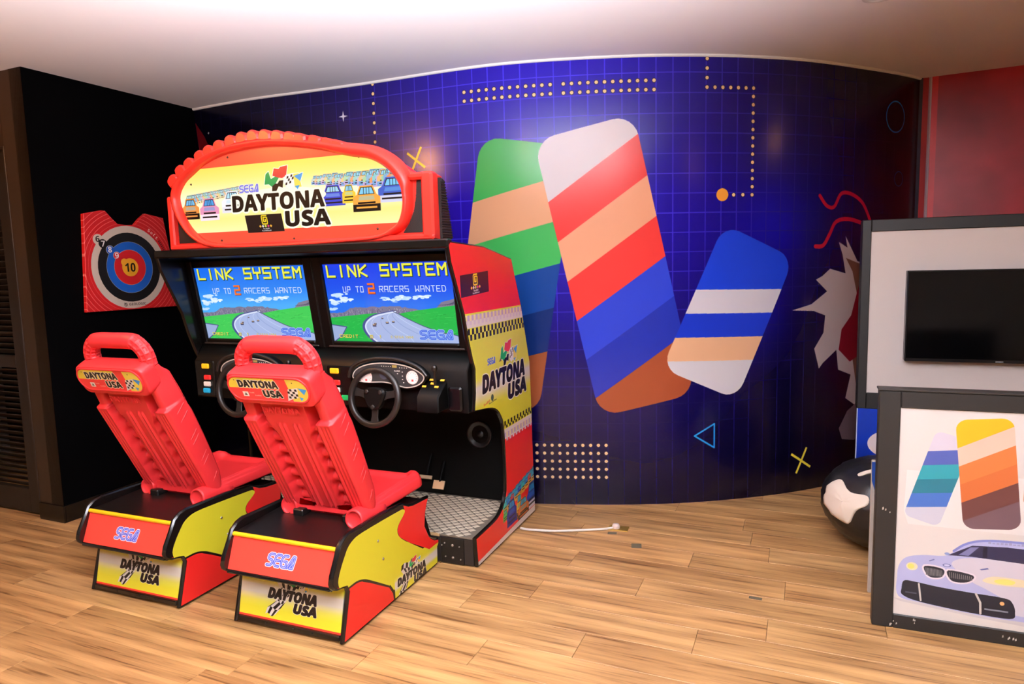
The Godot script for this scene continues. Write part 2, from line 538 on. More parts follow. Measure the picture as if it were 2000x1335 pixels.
func setting():
	var rng := RandomNumberGenerator.new()
	rng.seed = 7
	# --- floor: dark subfloor with boards laid on it
	var mb := MB.new()
	mb.box(Vector3(-7, -0.12, -7), Vector3(8, -0.0075, 5), 0.0)
	var fl := struct("floor", mb, mat("board joint", hexc(58, 36, 20), 0.7), "floor of warm oak-look boards with dark streaks", "floor")
	fl.rotation.y = PLANK_YAW
	var tx := wood_texture()
	var tints := [hexc(255, 250, 244), hexc(244, 236, 226), hexc(255, 244, 232), hexc(236, 226, 214)]
	var woods := []
	for i in 4:
		var m := printed("oak board %d" % i, tx, 0.42)
		m.albedo_color = tints[i]
		m.metallic_specular = 0.4
		woods.append(m)
	var L := 0.915
	var Wd := 0.172
	var variants := []
	for i in 24:
		mb = MB.new()
		mb.xf = Transform3D(Basis(Vector3.RIGHT, -PI / 2), Vector3())
		mb.uv_s = Vector2(2.0, 1.0)
		mb.uv_o = Vector2(-L / 2 - rng.randf_range(0.02, 1.0), Wd / 2 + rng.randf_range(0.02, 0.8))
		mb.extrude(PackedVector2Array([Vector2(-L / 2 + 0.0006, -Wd / 2 + 0.0006), Vector2(L / 2 - 0.0006, -Wd / 2 + 0.0006), Vector2(L / 2 - 0.0006, Wd / 2 - 0.0006), Vector2(-L / 2 + 0.0006, Wd / 2 - 0.0006)]), -0.008, 0.0, 0.0011)
		variants.append(mb.mesh())
	var known := {-1: -0.62, 0: -0.055, 1: -0.46, 2: -0.132, 4: -0.27, -3: -0.342, -4: -0.724, -2: -0.107, -5: -1.047, -6: -3.234, -7: -2.70}
	var far := MB.new()
	far.uv_s = Vector2(2.0, 1.0)
	for r in range(-26, 18):
		var q := 2.818 + Wd * (r + 0.5)
		var off: float = known[r] if known.has(r) else rng.randf_range(-L, L)
		for s in range(-8, 8):
			var p := off + L * (s + 0.5)
			var w := Vector3(0.9178, 0, 0.3970) * p + Vector3(0.3970, 0, -0.9178) * q
			var seen := w.z < -1.05 and w.z > -5.1 and absf(w.x) < -w.z * 0.82 + 0.55
			if seen:
				var o := MeshInstance3D.new()
				o.name = "plank"
				o.mesh = variants[rng.randi() % 24]
				o.material_override = woods[rng.randi() % 4]
				o.position = Vector3(p, 0, -q)
				fl.add_child(o, true)
			elif w.x > -6.5 and w.x < 7.2 and w.z > -5.6 and w.z < 4.2:
				var u := Vector2(rng.randf() * 0.5, rng.randf() * 0.8)
				far.quad(Vector3(p - L / 2, 0, -q + Wd / 2), Vector3(p + L / 2, 0, -q + Wd / 2), Vector3(p + L / 2, 0, -q - Wd / 2), Vector3(p - L / 2, 0, -q - Wd / 2), Vector3.UP, u, u + Vector2(0.45, 0), u + Vector2(0.45, 0.17), u + Vector2(0, 0.17))
	obj("plank_field", far, woods[0], fl).set_meta("kind", "stuff")
	# --- ceiling
	mb = MB.new()
	mb.box(Vector3(-7, CEIL, -6.5), Vector3(8, CEIL + 0.15, 5), 0.0)
	var cm := mat("ceiling paint", hexc(236, 230, 229), 0.9)
	struct("ceiling", mb, cm, "plain off-white plaster ceiling", "ceiling")
	# --- curved printed wall
	var P := smooth(v2([-2.10, -4.70, -1.81, -4.549, -1.562, -4.43, -1.315, -4.343, -1.07, -4.25, -0.803, -4.148, -0.546, -4.033, -0.303, -3.927, -0.074, -3.843, 0.119, -3.80, 0.309, -3.773, 0.522, -3.753, 0.709, -3.745, 0.898, -3.748, 1.119, -3.77, 1.322, -3.808, 1.533, -3.858, 1.732, -3.926, 1.913, -4.008, 2.107, -4.102, 2.274, -4.185, 2.415, -4.265, 2.553, -4.352]), 6, false)
	# even out the small wiggles of the measured plan
	for pass_ in 14:
		var Q := P.duplicate()
		for i in range(1, P.size() - 1): Q[i] = (P[i - 1] + P[i] * 2.0 + P[i + 1]) * 0.25
		P = Q
	plan = P
	arc.append(0.0)
	for i in range(1, plan.size()): arc.append(arc[i - 1] + plan[i].distance_to(plan[i - 1]))
	var front := []
	var back := []
	var uvf := []
	for y in [0.0, CEIL]:
		var r := PackedVector3Array()
		var rb := PackedVector3Array()
		var ur := PackedVector2Array()
		for i in plan.size():
			r.append(Vector3(plan[i].x, y, plan[i].y))
			rb.append(Vector3(plan[i].x, y, plan[i].y - 0.12))
			ur.append(Vector2(arc[i] / arc[-1], 1.0 - y / CEIL))
		front.append(r); back.append(rb); uvf.append(ur)
	mb = MB.new()
	mb.grid(front, false, false, uvf)
	mb.grid(back)
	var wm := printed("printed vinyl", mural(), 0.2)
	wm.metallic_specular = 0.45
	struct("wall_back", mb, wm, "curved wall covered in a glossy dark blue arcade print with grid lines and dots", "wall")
	# white bead along its top
	var path := PackedVector3Array()
	for i in range(0, plan.size(), 2): path.append(Vector3(plan[i].x, CEIL - 0.002, plan[i].y + 0.004))
	mb = MB.new()
	mb.tube(path, 0.011, 8)
	struct("trim_1", mb, mat("bead white", hexc(226, 226, 224), 0.6), "thin white bead between curved wall and ceiling", "trim")
	# --- dark side wall and the wall with the louvred door
	var A := Vector3(-2.514, 0, -3.68)
	var wb := Transform3D(Basis(Vector3.UP, PLANK_YAW), A)      # x along the door wall to the right, -z along the dark wall
	mb = MB.new()
	mb.xf = wb
	mb.box(Vector3(-0.10, 0, -1.25), Vector3(0, CEIL, 0), 0.0)
	struct("wall_left", mb, mat("black paint", hexc(2, 2, 3), 0.7, 0.0, 0.15), "matt black side wall behind the seats", "wall")
	mb = MB.new()
	mb.xf = wb
	mb.box(Vector3(-0.205, 0, -0.11), Vector3(-0.001, CEIL, 0), 0.002)
	mb.box(Vector3(-2.6, 2.06, -0.11), Vector3(-0.205, CEIL, 0), 0.0)
	mb.box(Vector3(-2.6, 0, -0.11), Vector3(-1.06, 2.06, 0), 0.0)
	struct("wall_front", mb, mat("brown paint", hexc(46, 31, 15), 0.55), "dark brown wall with the louvred door", "wall")
	mb = MB.new()
	mb.xf = wb
	mb.box(Vector3(-0.20, 0, 0.0), Vector3(0.012, 0.098, 0.012), 0.002)
	mb.box(Vector3(0.0, 0, -1.08), Vector3(0.012, 0.098, 0.0), 0.002)
	struct("baseboard_left", mb, mat("gloss black", hexc(8, 8, 9), 0.25), "glossy black skirting round the dark corner", "baseboard")
	louvred_door(wb)
	# --- post and red wall on the right
	mb = MB.new()
	mb.extrude(PackedVector2Array([Vector2(2.548, 4.352), Vector2(2.575, 4.353), Vector2(2.585, 4.46), Vector2(2.55, 4.46)]), 0, CEIL, 0.0)
	mb.v = turn_up(mb.v); mb.n = turn_up(mb.n)
	struct("trim_2", mb, mat("post dark", hexc(46, 48, 62), 0.4), "narrow dark grey strip at the end of the curved wall", "trim")
	mb = MB.new()
	mb.extrude(PackedVector2Array([Vector2(2.575, 4.353), Vector2(2.606, 4.344), Vector2(2.616, 4.46), Vector2(2.585, 4.46)]), 0, CEIL, 0.0)
	mb.v = turn_up(mb.v); mb.n = turn_up(mb.n)
	struct("trim_3", mb, mat("post red", hexc(150, 24, 34), 0.35), "narrow red strip with white scuffs beside the red wall", "trim")
	mb = MB.new()
	mb.box(Vector3(2.606, 0, -4.345), Vector3(2.616, CEIL, -4.327), 0.001)
	struct("trim_4", mb, mat("edge white", hexc(190, 170, 180), 0.5), "thin white edge of the red wall", "trim")
	mb = MB.new()
	mb.xf = Transform3D(Basis(Vector3.UP, -0.4802), Vector3(2.614, 0, -4.333))
	mb.uv_o = Vector2(0, CEIL); mb.uv_s = Vector2(4.2, CEIL)
	mb.box(Vector3(0, 0, -0.1), Vector3(4.2, CEIL, 0), 0.0)
	struct("wall_right", mb, printed("red wall print", red_wall(), 0.38), "wall with a blotchy dark red covering", "wall")
	# --- the rest of the room, outside the frame
	var pale := mat("pale wall paint", hexc(150, 136, 124), 0.8)
	mb = MB.new()
	mb.box(Vector3(-5.1, 0, -5.2), Vector3(-5.0, CEIL, 4.0), 0.0)
	struct("wall_west", mb, pale, "plain wall left of the frame", "wall")
	mb = MB.new()
	mb.box(Vector3(6.3, 0, -2.6), Vector3(6.4, CEIL, 4.0), 0.0)
	struct("wall_east", mb, pale, "plain wall right of the frame", "wall")
	mb = MB.new()
	mb.box(Vector3(-5.1, 0, 4.0), Vector3(6.4, CEIL, 4.1), 0.0)
	struct("wall_south", mb, pale, "plain wall behind the camera", "wall")
	mb = MB.new()
	mb.box(Vector3(-5.1, 0, -5.3), Vector3(-4.0, CEIL, -5.2), 0.0)
	struct("wall_north", mb, pale, "plain wall beside the louvred door", "wall")

func turn_up(p: PackedVector3Array) -> PackedVector3Array:      # plan (x, -z) extruded in z -> upright
	var o := PackedVector3Array()
	for q in p: o.append(Vector3(q.x, q.z, -q.y))
	return o

func louvred_door(wb: Transform3D):
	var wood := mat("door wood", hexc(28, 20, 14), 0.5)
	var d := Node3D.new()
	d.name = "door_1"
	add_child(d)
	d.transform = wb
	d.set_meta("kind", "structure"); d.set_meta("label", "dark brown louvred door at the left edge"); d.set_meta("category", "door")
	var mb := MB.new()
	for x in [[-0.329, -0.21], [-1.055, -0.936]]:
		mb.box(Vector3(x[0], 0.012, -0.06), Vector3(x[1], 2.05, -0.02), 0.003)
	for y in [[0.012, 0.15], [0.855, 0.925], [1.93, 2.05]]:
		mb.box(Vector3(-0.936, y[0], -0.058), Vector3(-0.329, y[1], -0.022), 0.003)
	obj("door_frame", mb, wood, d)
	mb = MB.new()
	mb.box(Vector3(-0.215, 0, -0.1), Vector3(-0.2, 2.06, 0.004), 0.002)
	mb.box(Vector3(-1.07, 2.05, -0.1), Vector3(-0.2, 2.065, 0.004), 0.002)
	obj("door_jamb", mb, mat("jamb wood", hexc(34, 25, 18), 0.45), d)
	var sl := MB.new()
	sl.xf = Transform3D(Basis(Vector3.RIGHT, 0.75), Vector3())
	sl.box(Vector3(-0.305, -0.02, -0.003), Vector3(0.305, 0.02, 0.003), 0.002)
	var sm := sl.mesh()
	for z in [[0.163, 21], [0.938, 30]]:
		for i in z[1]:
			var o := obj("slat", sm, wood, d)
			o.position = Vector3(-0.6325, z[0] + 0.033 * (i + 0.3), -0.04)

# the print of the red wall: dark and light blotches
func red_wall() -> ImageTexture:
	var nz := FastNoiseLite.new()
	nz.seed = 5; nz.frequency = 0.02; nz.fractal_octaves = 4
	var w := 256
	var h := 160
	var im := Image.create(w, h, false, Image.FORMAT_RGB8)
	for y in h:
		for x in w:
			var f := clampf(0.5 + nz.get_noise_2d(x, y) * 0.8, 0, 1)
			im.set_pixel(x, y, hexc(120, 12, 26).lerp(hexc(182, 34, 48), f))
	im.resize(1024, 640, Image.INTERPOLATE_CUBIC)
	im.fill_rect(Rect2i(0, 0, 9, 640), hexc(205, 40, 46))
	return ImageTexture.create_from_image(im)

# the print of the curved wall: x is the length along the wall, y the height
func mural() -> ImageTexture:
	var LEN := 4.957
	var cv := Canvas.new(0, CEIL, LEN, CEIL, 2048, 1012, Color.BLACK)
	var bw := 160
	var bh := 80
	var bg := Image.create(bw, bh, false, Image.FORMAT_RGBA8)
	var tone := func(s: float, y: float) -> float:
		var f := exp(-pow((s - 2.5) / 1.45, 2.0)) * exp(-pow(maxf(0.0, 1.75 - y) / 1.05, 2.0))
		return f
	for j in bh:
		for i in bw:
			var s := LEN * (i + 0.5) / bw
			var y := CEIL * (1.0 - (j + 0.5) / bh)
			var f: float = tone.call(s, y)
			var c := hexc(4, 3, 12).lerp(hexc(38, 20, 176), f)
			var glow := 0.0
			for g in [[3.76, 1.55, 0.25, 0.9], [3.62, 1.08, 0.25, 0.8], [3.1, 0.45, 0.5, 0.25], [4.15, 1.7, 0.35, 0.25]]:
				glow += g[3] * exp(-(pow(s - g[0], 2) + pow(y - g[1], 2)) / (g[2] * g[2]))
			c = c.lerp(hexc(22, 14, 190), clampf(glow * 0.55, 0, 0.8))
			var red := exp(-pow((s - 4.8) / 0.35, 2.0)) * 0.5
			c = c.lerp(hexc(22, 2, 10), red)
			bg.set_pixel(i, j, c)
	bg.resize(cv.im.get_width(), cv.im.get_height(), Image.INTERPOLATE_CUBIC)
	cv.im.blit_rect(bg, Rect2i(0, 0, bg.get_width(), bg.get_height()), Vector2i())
	# grid lines, fainter towards the ends of the print
	var gs := 0.0
	while gs < LEN:
		var yy := 0.0
		while yy < CEIL:
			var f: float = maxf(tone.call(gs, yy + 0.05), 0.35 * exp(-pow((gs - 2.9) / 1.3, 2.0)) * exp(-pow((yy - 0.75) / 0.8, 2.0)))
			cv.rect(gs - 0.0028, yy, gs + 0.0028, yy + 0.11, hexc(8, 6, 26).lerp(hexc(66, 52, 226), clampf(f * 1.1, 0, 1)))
			yy += 0.105
		gs += 0.0905
	var gy := 0.05
	while gy < CEIL:
		var ss := 0.0
		while ss < LEN:
			var f: float = tone.call(ss + 0.04, gy)
			cv.rect(ss, gy - 0.0026, ss + 0.0905, gy + 0.0026, hexc(6, 5, 20).lerp(hexc(66, 52, 226), clampf(f * 1.1, 0, 1)))
			ss += 0.0905
		gy += 0.105
	# dots
	var cream := hexc(238, 206, 150)
	var rim := hexc(24, 12, 40)
	var dot := func(s: float, y: float):
		cv.circ(Vector2(s, y), 0.0125, rim)
		cv.circ(Vector2(s, y), 0.0095, cream)
		cv.circ(Vector2(s, y), 0.0025, hexc(222, 176, 120))
	for i in 7: dot.call(1.437, 2.437 - 0.055 * i)
	for i in 12:
		for y in [2.32, 2.2725]:
			dot.call(2.032 + 0.04405 * i, y); dot.call(2.587 + 0.0436 * i, y)
	for i in 4: dot.call(3.354, 2.43 - 0.049 * i)
	for i in range(1, 7): dot.call(3.354 + 0.0448 * i, 2.283)
	for i in range(1, 14): dot.call(3.6225, 2.283 - 0.04353 * i)
	dot.call(3.567, 1.7175); dot.call(3.512, 1.7175)
	cv.circ(Vector2(3.446, 1.718), 0.0345, hexc(240, 166, 62))
	for i in 10:
		for j in 5: dot.call(2.405 + 0.0434 * i, 0.345 - 0.0463 * j)
	# crosses, rings, triangle, sparkles
	var yel := hexc(232, 214, 62)
	cv.line(Vector2(1.659, 2.02), Vector2(1.765, 1.938), 0.014, yel)
	cv.line(Vector2(1.745, 2.045), Vector2(1.68, 1.915), 0.014, yel)
	cv.line(Vector2(3.914, 0.226), Vector2(4.046, 0.140), 0.014, yel)
	cv.line(Vector2(4.017, 0.252), Vector2(3.949, 0.116), 0.014, yel)
	cv.ring(Vector2(4.709, 2.195), 0.086, 0.094, hexc(30, 104, 164))
	cv.ring(Vector2(4.762, 1.832), 0.041, 0.046, hexc(22, 62, 104))
	cv.strokes(v2([3.295, 0.385, 3.411, 0.449, 3.411, 0.312, 3.295, 0.385]), 0.009, hexc(38, 150, 214))
	for p in [[1.223, 2.275, 0.034], [0.15, 2.28, 0.012]]:
		var c := Vector2(p[0], p[1])
		var q := PackedVector2Array()
		for i in 8: q.append(c + Vector2.from_angle(PI / 4 * i) * (p[2] if i % 2 == 0 else p[2] * 0.24))
		cv.fill([q], hexc(214, 222, 240))
	# plain striped blocks in the place of the figures
	block(cv, Vector2(2.27, 1.30), Vector2(0.27, 0.74), -0.16, [hexc(62, 172, 84), hexc(226, 170, 128), hexc(62, 172, 84), hexc(18, 62, 138), hexc(14, 40, 100), hexc(140, 74, 44)])
	block(cv, Vector2(2.86, 1.33), Vector2(0.275, 0.78), 0.22, [hexc(226, 224, 232), hexc(226, 62, 58), hexc(232, 168, 132), hexc(226, 62, 58), hexc(46, 66, 196), hexc(34, 48, 160), hexc(150, 72, 44)])
	block(cv, Vector2(3.50, 1.07), Vector2(0.24, 0.43), -0.42, [hexc(30, 64, 206), hexc(30, 64, 206), hexc(224, 226, 238), hexc(28, 54, 190), hexc(230, 182, 142), hexc(222, 224, 232)])
	# red ribbons and torn paper at the right-hand end
	var rd := hexc(176, 20, 42)
	cv.strokes(smooth(v2([4.075, 1.715, 4.13, 1.66, 4.19, 1.655, 4.245, 1.73, 4.33, 1.73, 4.43, 1.68, 4.50, 1.58]), 5, false), 0.022, rd)
	cv.strokes(smooth(v2([4.05, 1.43, 4.11, 1.435, 4.16, 1.50, 4.21, 1.57, 4.32, 1.585, 4.48, 1.55]), 5, false), 0.024, rd)
	torn(cv, [[4.235, 1.455], [4.31, 1.42], [4.29, 1.49], [4.40, 1.34], [4.55, 1.30], [4.62, 0.9], [4.5, 0.42], [4.33, 0.52], [4.37, 0.66], [4.26, 0.70], [4.24, 0.82], [4.13, 0.75], [4.10, 0.72], [4.06, 0.84], [4.13, 0.93], [4.14, 1.03], [4.05, 1.06], [3.89, 1.07], [4.03, 1.10], [4.15, 1.17], [4.06, 1.24], [4.11, 1.26], [4.17, 1.30], [4.30, 1.27], [4.27, 1.38]], hexc(188, 172, 168))
	torn(cv, [[4.30, 1.36], [4.36, 1.28], [4.42, 1.1], [4.36, 0.85], [4.42, 0.6], [4.52, 0.5], [4.6, 0.9], [4.5, 1.3]], hexc(108, 70, 54))
	torn(cv, [[4.56, 1.34], [4.42, 1.2], [4.36, 1.02], [4.28, 0.94], [4.26, 0.82], [4.36, 0.74], [4.5, 0.8], [4.62, 1.1]], hexc(118, 16, 30))
	torn(cv, [[4.62, 1.2], [4.5, 1.0], [4.44, 0.7], [4.5, 0.4], [4.7, 0.3], [4.8, 1.2]], hexc(16, 6, 8))
	torn(cv, [[4.46, 0.50], [4.35, 0.44], [4.28, 0.34], [4.31, 0.27], [4.42, 0.25], [4.55, 0.33], [4.6, 0.5]], hexc(92, 74, 78))
	# red netting behind the cabinet's sign
	torn(cv, [[0.03, 2.36], [0.11, 2.26], [0.16, 2.16], [0.30, 2.06], [0.42, 2.02], [0.40, 1.95], [0.2, 1.99], [0.14, 1.92], [0.10, 1.86], [0.06, 1.98], [0.12, 2.1], [0.05, 2.17]], hexc(96, 16, 30))
	cv.circ(Vector2(0.70, 2.045), 0.085, hexc(112, 16, 30))
	return cv.tex()

# a plain rounded block with slanted bands of colour
func block(cv: Canvas, c: Vector2, half: Vector2, tilt: float, cols: Array):
	var outline := rrect(-half.x, -half.y, half.x, half.y, half.x * 0.42)
	var n := cols.size()
	for i in n:
		var y1 := half.y * (1.0 - 2.0 * i / n) + (0.5 if i == 0 else 0.0)
		var y0 := half.y * (1.0 - 2.0 * (i + 1) / n) - (0.5 if i == n - 1 else 0.0)
		var band := PackedVector2Array([Vector2(-1, y0 - 0.42), Vector2(1, y0 + 0.42), Vector2(1, y1 + 0.42), Vector2(-1, y1 - 0.42)])
		for piece in Geometry2D.intersect_polygons(outline, band):
			var q := PackedVector2Array()
			for p in piece: q.append(c + p.rotated(tilt))
			cv.fill([q], cols[i])

func torn(cv: Canvas, pts: Array, col: Color):
	var q := PackedVector2Array()
	for p in pts: q.append(Vector2(p[0], p[1]))
	cv.fill([q], col)

# ------------------------------------------------------------------ prints shared by the racing machine
const RED := Color(0.90, 0.155, 0.145)
const YEL := Color(0.88, 0.865, 0.20)
const INK := Color(0.07, 0.045, 0.04)

# racing logo: two words with flags; e is the width of the long word, u one capital height up
func logo(cv: Canvas, at: Vector2, e: Vector2, u: Vector2, bold: float, big_flag := false, halo := Color(0.96, 0.95, 0.9)):
	var f := func(x: float, y: float) -> Vector2: return at + e * x + u * (y * 7.2)
	var shape := func(pts: Array, col: Color, grow := 0.0):
		var q := PackedVector2Array()
		for i in range(0, pts.size(), 2): q.append(f.call((pts[i] + 1.165) / 0.52, (pts[i + 1] - 1.648) / 0.52))
		if grow > 0.0:
			q.append(q[0]); cv.strokes(q, grow, halo)
		else: cv.fill([q], col)
	var flags := [
		[[-.93, 1.72, -.925, 1.765, -.895, 1.762, -.885, 1.775, -.862, 1.775, -.868, 1.742, -.89, 1.75, -.905, 1.728], INK],
		[[-.961, 1.808, -.944, 1.82, -.932, 1.785, -.898, 1.798, -.885, 1.79, -.905, 1.765, -.93, 1.75, -.945, 1.762, -.97, 1.762], hexc(22, 160, 84)],
		[[-.922, 1.80, -.912, 1.832, -.885, 1.827, -.875, 1.836, -.835, 1.84, -.845, 1.795, -.868, 1.785, -.895, 1.79], hexc(224, 60, 58)],
		[[-.862, 1.772, -.85, 1.797, -.805, 1.80, -.79, 1.75, -.83, 1.735, -.85, 1.75], hexc(244, 240, 236)],
		[[-.805, 1.80, -.775, 1.80, -.762, 1.74, -.80, 1.738], hexc(244, 222, 92)],
		[[-.802, 1.79, -.752, 1.802, -.768, 1.765], hexc(70, 160, 226)],
		[[-.80, 1.745, -.785, 1.73, -.772, 1.748], hexc(70, 160, 226)]]
	if big_flag:                                             # chequered flag flowing behind the words
		var quad := [[-1.10, 1.80, -.93, 1.80], [-1.10, 1.60, -.95, 1.63], [-1.15, 1.53, -1.08, 1.535]]
		for r in 6:
			for c in 5:
				var s0 := [r / 6.0, (r + 1) / 6.0]
				var q := PackedVector2Array()
				for k in [[0, 0], [0, 1], [1, 1], [1, 0]]:
					var s: float = s0[k[0]]
					var w: float = (c + k[1]) / 5.0
					var y := lerpf(1.83, 1.52, s) + 0.012 * sin(w * 7.0)
					var xl := lerpf(-1.11, -1.15, s) + (0.06 if s > 0.3 and s < 0.8 else 0.0)
					var xr := lerpf(-.93, -1.06, s * s) + 0.02
					q.append(f.call((lerpf(xl, xr, w) + 1.165) / 0.52, (y - 1.648) / 0.52))
				cv.fill([q], INK if (r + c) % 2 == 0 else hexc(226, 222, 216))
	for g in flags: shape.call(g[0], g[1], e.length() * 0.012)
	for g in flags: shape.call(g[0], g[1])
	for i in 12:                                             # chequers of the small white flag
		var a := Vector2(-.852 + 0.011 * (i % 4) + 0.004 * (i / 4), 1.752 + 0.014 * (i / 4) + 0.003 * (i % 4))
		if (i + i / 4) % 2 == 0:
			shape.call([a.x, a.y, a.x + .010, a.y + .002, a.x + .012, a.y + .012, a.x + .003, a.y + .011], INK)
	var us := at + e * 0.585 - u * 1.14
	for pass_ in 2:
		var col := halo if pass_ == 0 else INK
		var w := e.length() * 0.022 if pass_ == 0 else bold
		cv.text("DAYTONA", at, e, u, col, w)
		cv.text("USA", us, e * 0.468, u * 0.93, col, w)

# striped maker's lettering: white rim, blue band, pale inner line
func maker(cv: Canvas, at: Vector2, ex: Vector2, ey: Vector2, w: float, rim: Color, band: Color, inner: Color):
	var glyphs := [[[1, 1, .35, 1, .05, .85, .05, .62, .3, .5, .7, .5, .95, .38, .95, .15, .65, 0, 0, 0]], [[1, 1, .35, 1, 0, .8, 0, .2, .35, 0, 1, 0], [.05, .5, .95, .5]],
		[[1, 1, .35, 1, 0, .8, 0, .2, .35, 0, 1, 0, 1, .5, .5, .5]], [[0, 0, .72, 1, 1, 1, 1, 0, .45, 0, .95, .55]]]
	for pass_ in 3:
		for i in 4:
			for st in glyphs[i]:
				var p := PackedVector2Array()
				for j in range(0, st.size(), 2):
					p.append(at + ex * ((i + st[j] * 0.74) / 3.74) + ey * st[j + 1])
				cv.strokes(p, w * [2.7, 1.6, 0.42][pass_], [rim, band, inner][pass_])

# a line of print too small to read
func tiny(cv: Canvas, at: Vector2, ex: Vector2, ey: Vector2, n: int, col: Color):
	for i in n:
		var a := at + ex * ((i + 0.1) / n)
		var h: float = [1.0, 0.7, 0.85, 0.6, 0.95][(i * 3) % 5]
		cv.poly([a, a + ex * (0.7 / n), a + ex * (0.7 / n) + ey * h, a + ey * h], col)

func race_car(cv: Canvas, x: float, y: float, w: float, h: float, body: Color, low: Color, glass: Color):
	var f := func(a: float, b: float) -> Vector2: return Vector2(x + a * w, y + b * h)
	cv.poly([f.call(0, .08), f.call(1, .08), f.call(1, .55), f.call(.86, .66), f.call(.74, 1), f.call(.26, 1), f.call(.14, .66), f.call(0, .55)], body)
	cv.poly([f.call(0, 0), f.call(1, 0), f.call(1, .28), f.call(0, .28)], low)
	cv.poly([f.call(.20, .66), f.call(.80, .66), f.call(.71, .95), f.call(.29, .95)], INK)
	cv.poly([f.call(.23, .68), f.call(.77, .68), f.call(.69, .92), f.call(.31, .92)], glass)
	for a in [.4, .5, .6]:
		cv.line(f.call(a, .68), f.call(a, .92), w * 0.02, INK)
	cv.poly([f.call(.18, .30), f.call(.82, .30), f.call(.82, .37), f.call(.18, .37)], INK)
	cv.poly([f.call(.12, .12), f.call(.88, .12), f.call(.88, .19), f.call(.12, .19)], INK if low.v > 0.4 else body)
	cv.poly([f.call(.2, .44), f.call(.8, .44), f.call(.76, .60), f.call(.24, .60)], body.lerp(glass, 0.45))

func pack_of_cars(cv: Canvas, list: Array):
	for c in list: race_car(cv, c[0], c[1], c[2], c[3], c[4], c[5], hexc(128, 206, 238))

func black_sticker(cv: Canvas, at: Vector2, ex: Vector2, ey: Vector2):
	var f := func(a: float, b: float) -> Vector2: return at + ex * a + ey * b
	cv.poly([f.call(0, 0), f.call(1, 0), f.call(1, 1), f.call(0, 1)], hexc(26, 18, 20))
	var y := hexc(240, 208, 40)
	var w := ey.length() * 0.075
	var g := PackedVector2Array()
	for p in [[.58, .94], [.46, .94], [.445, .88], [.445, .52], [.46, .46], [.57, .46], [.585, .52], [.585, .82], [.565, .84], [.49, .84], [.49, .6], [.54, .6], [.54, .72]]: g.append(f.call(p[0], p[1]))
	cv.strokes(g, w, y)
	var cols := [hexc(240, 184, 70), hexc(230, 226, 220), hexc(214, 220, 90), hexc(216, 60, 120), hexc(240, 176, 60)]
	for i in 5:
		var c: Vector2 = f.call(.37 + .073 * i, .34)
		cv.poly([c + ey * .085, c + ex * .033, c - ey * .085, c - ex * .033], cols[i])
	tiny(cv, f.call(.44, .16), ex * .17, ey * .075, 6, hexc(206, 202, 204))
	tiny(cv, f.call(.40, .05), ex * .25, ey * .075, 9, hexc(206, 202, 204))

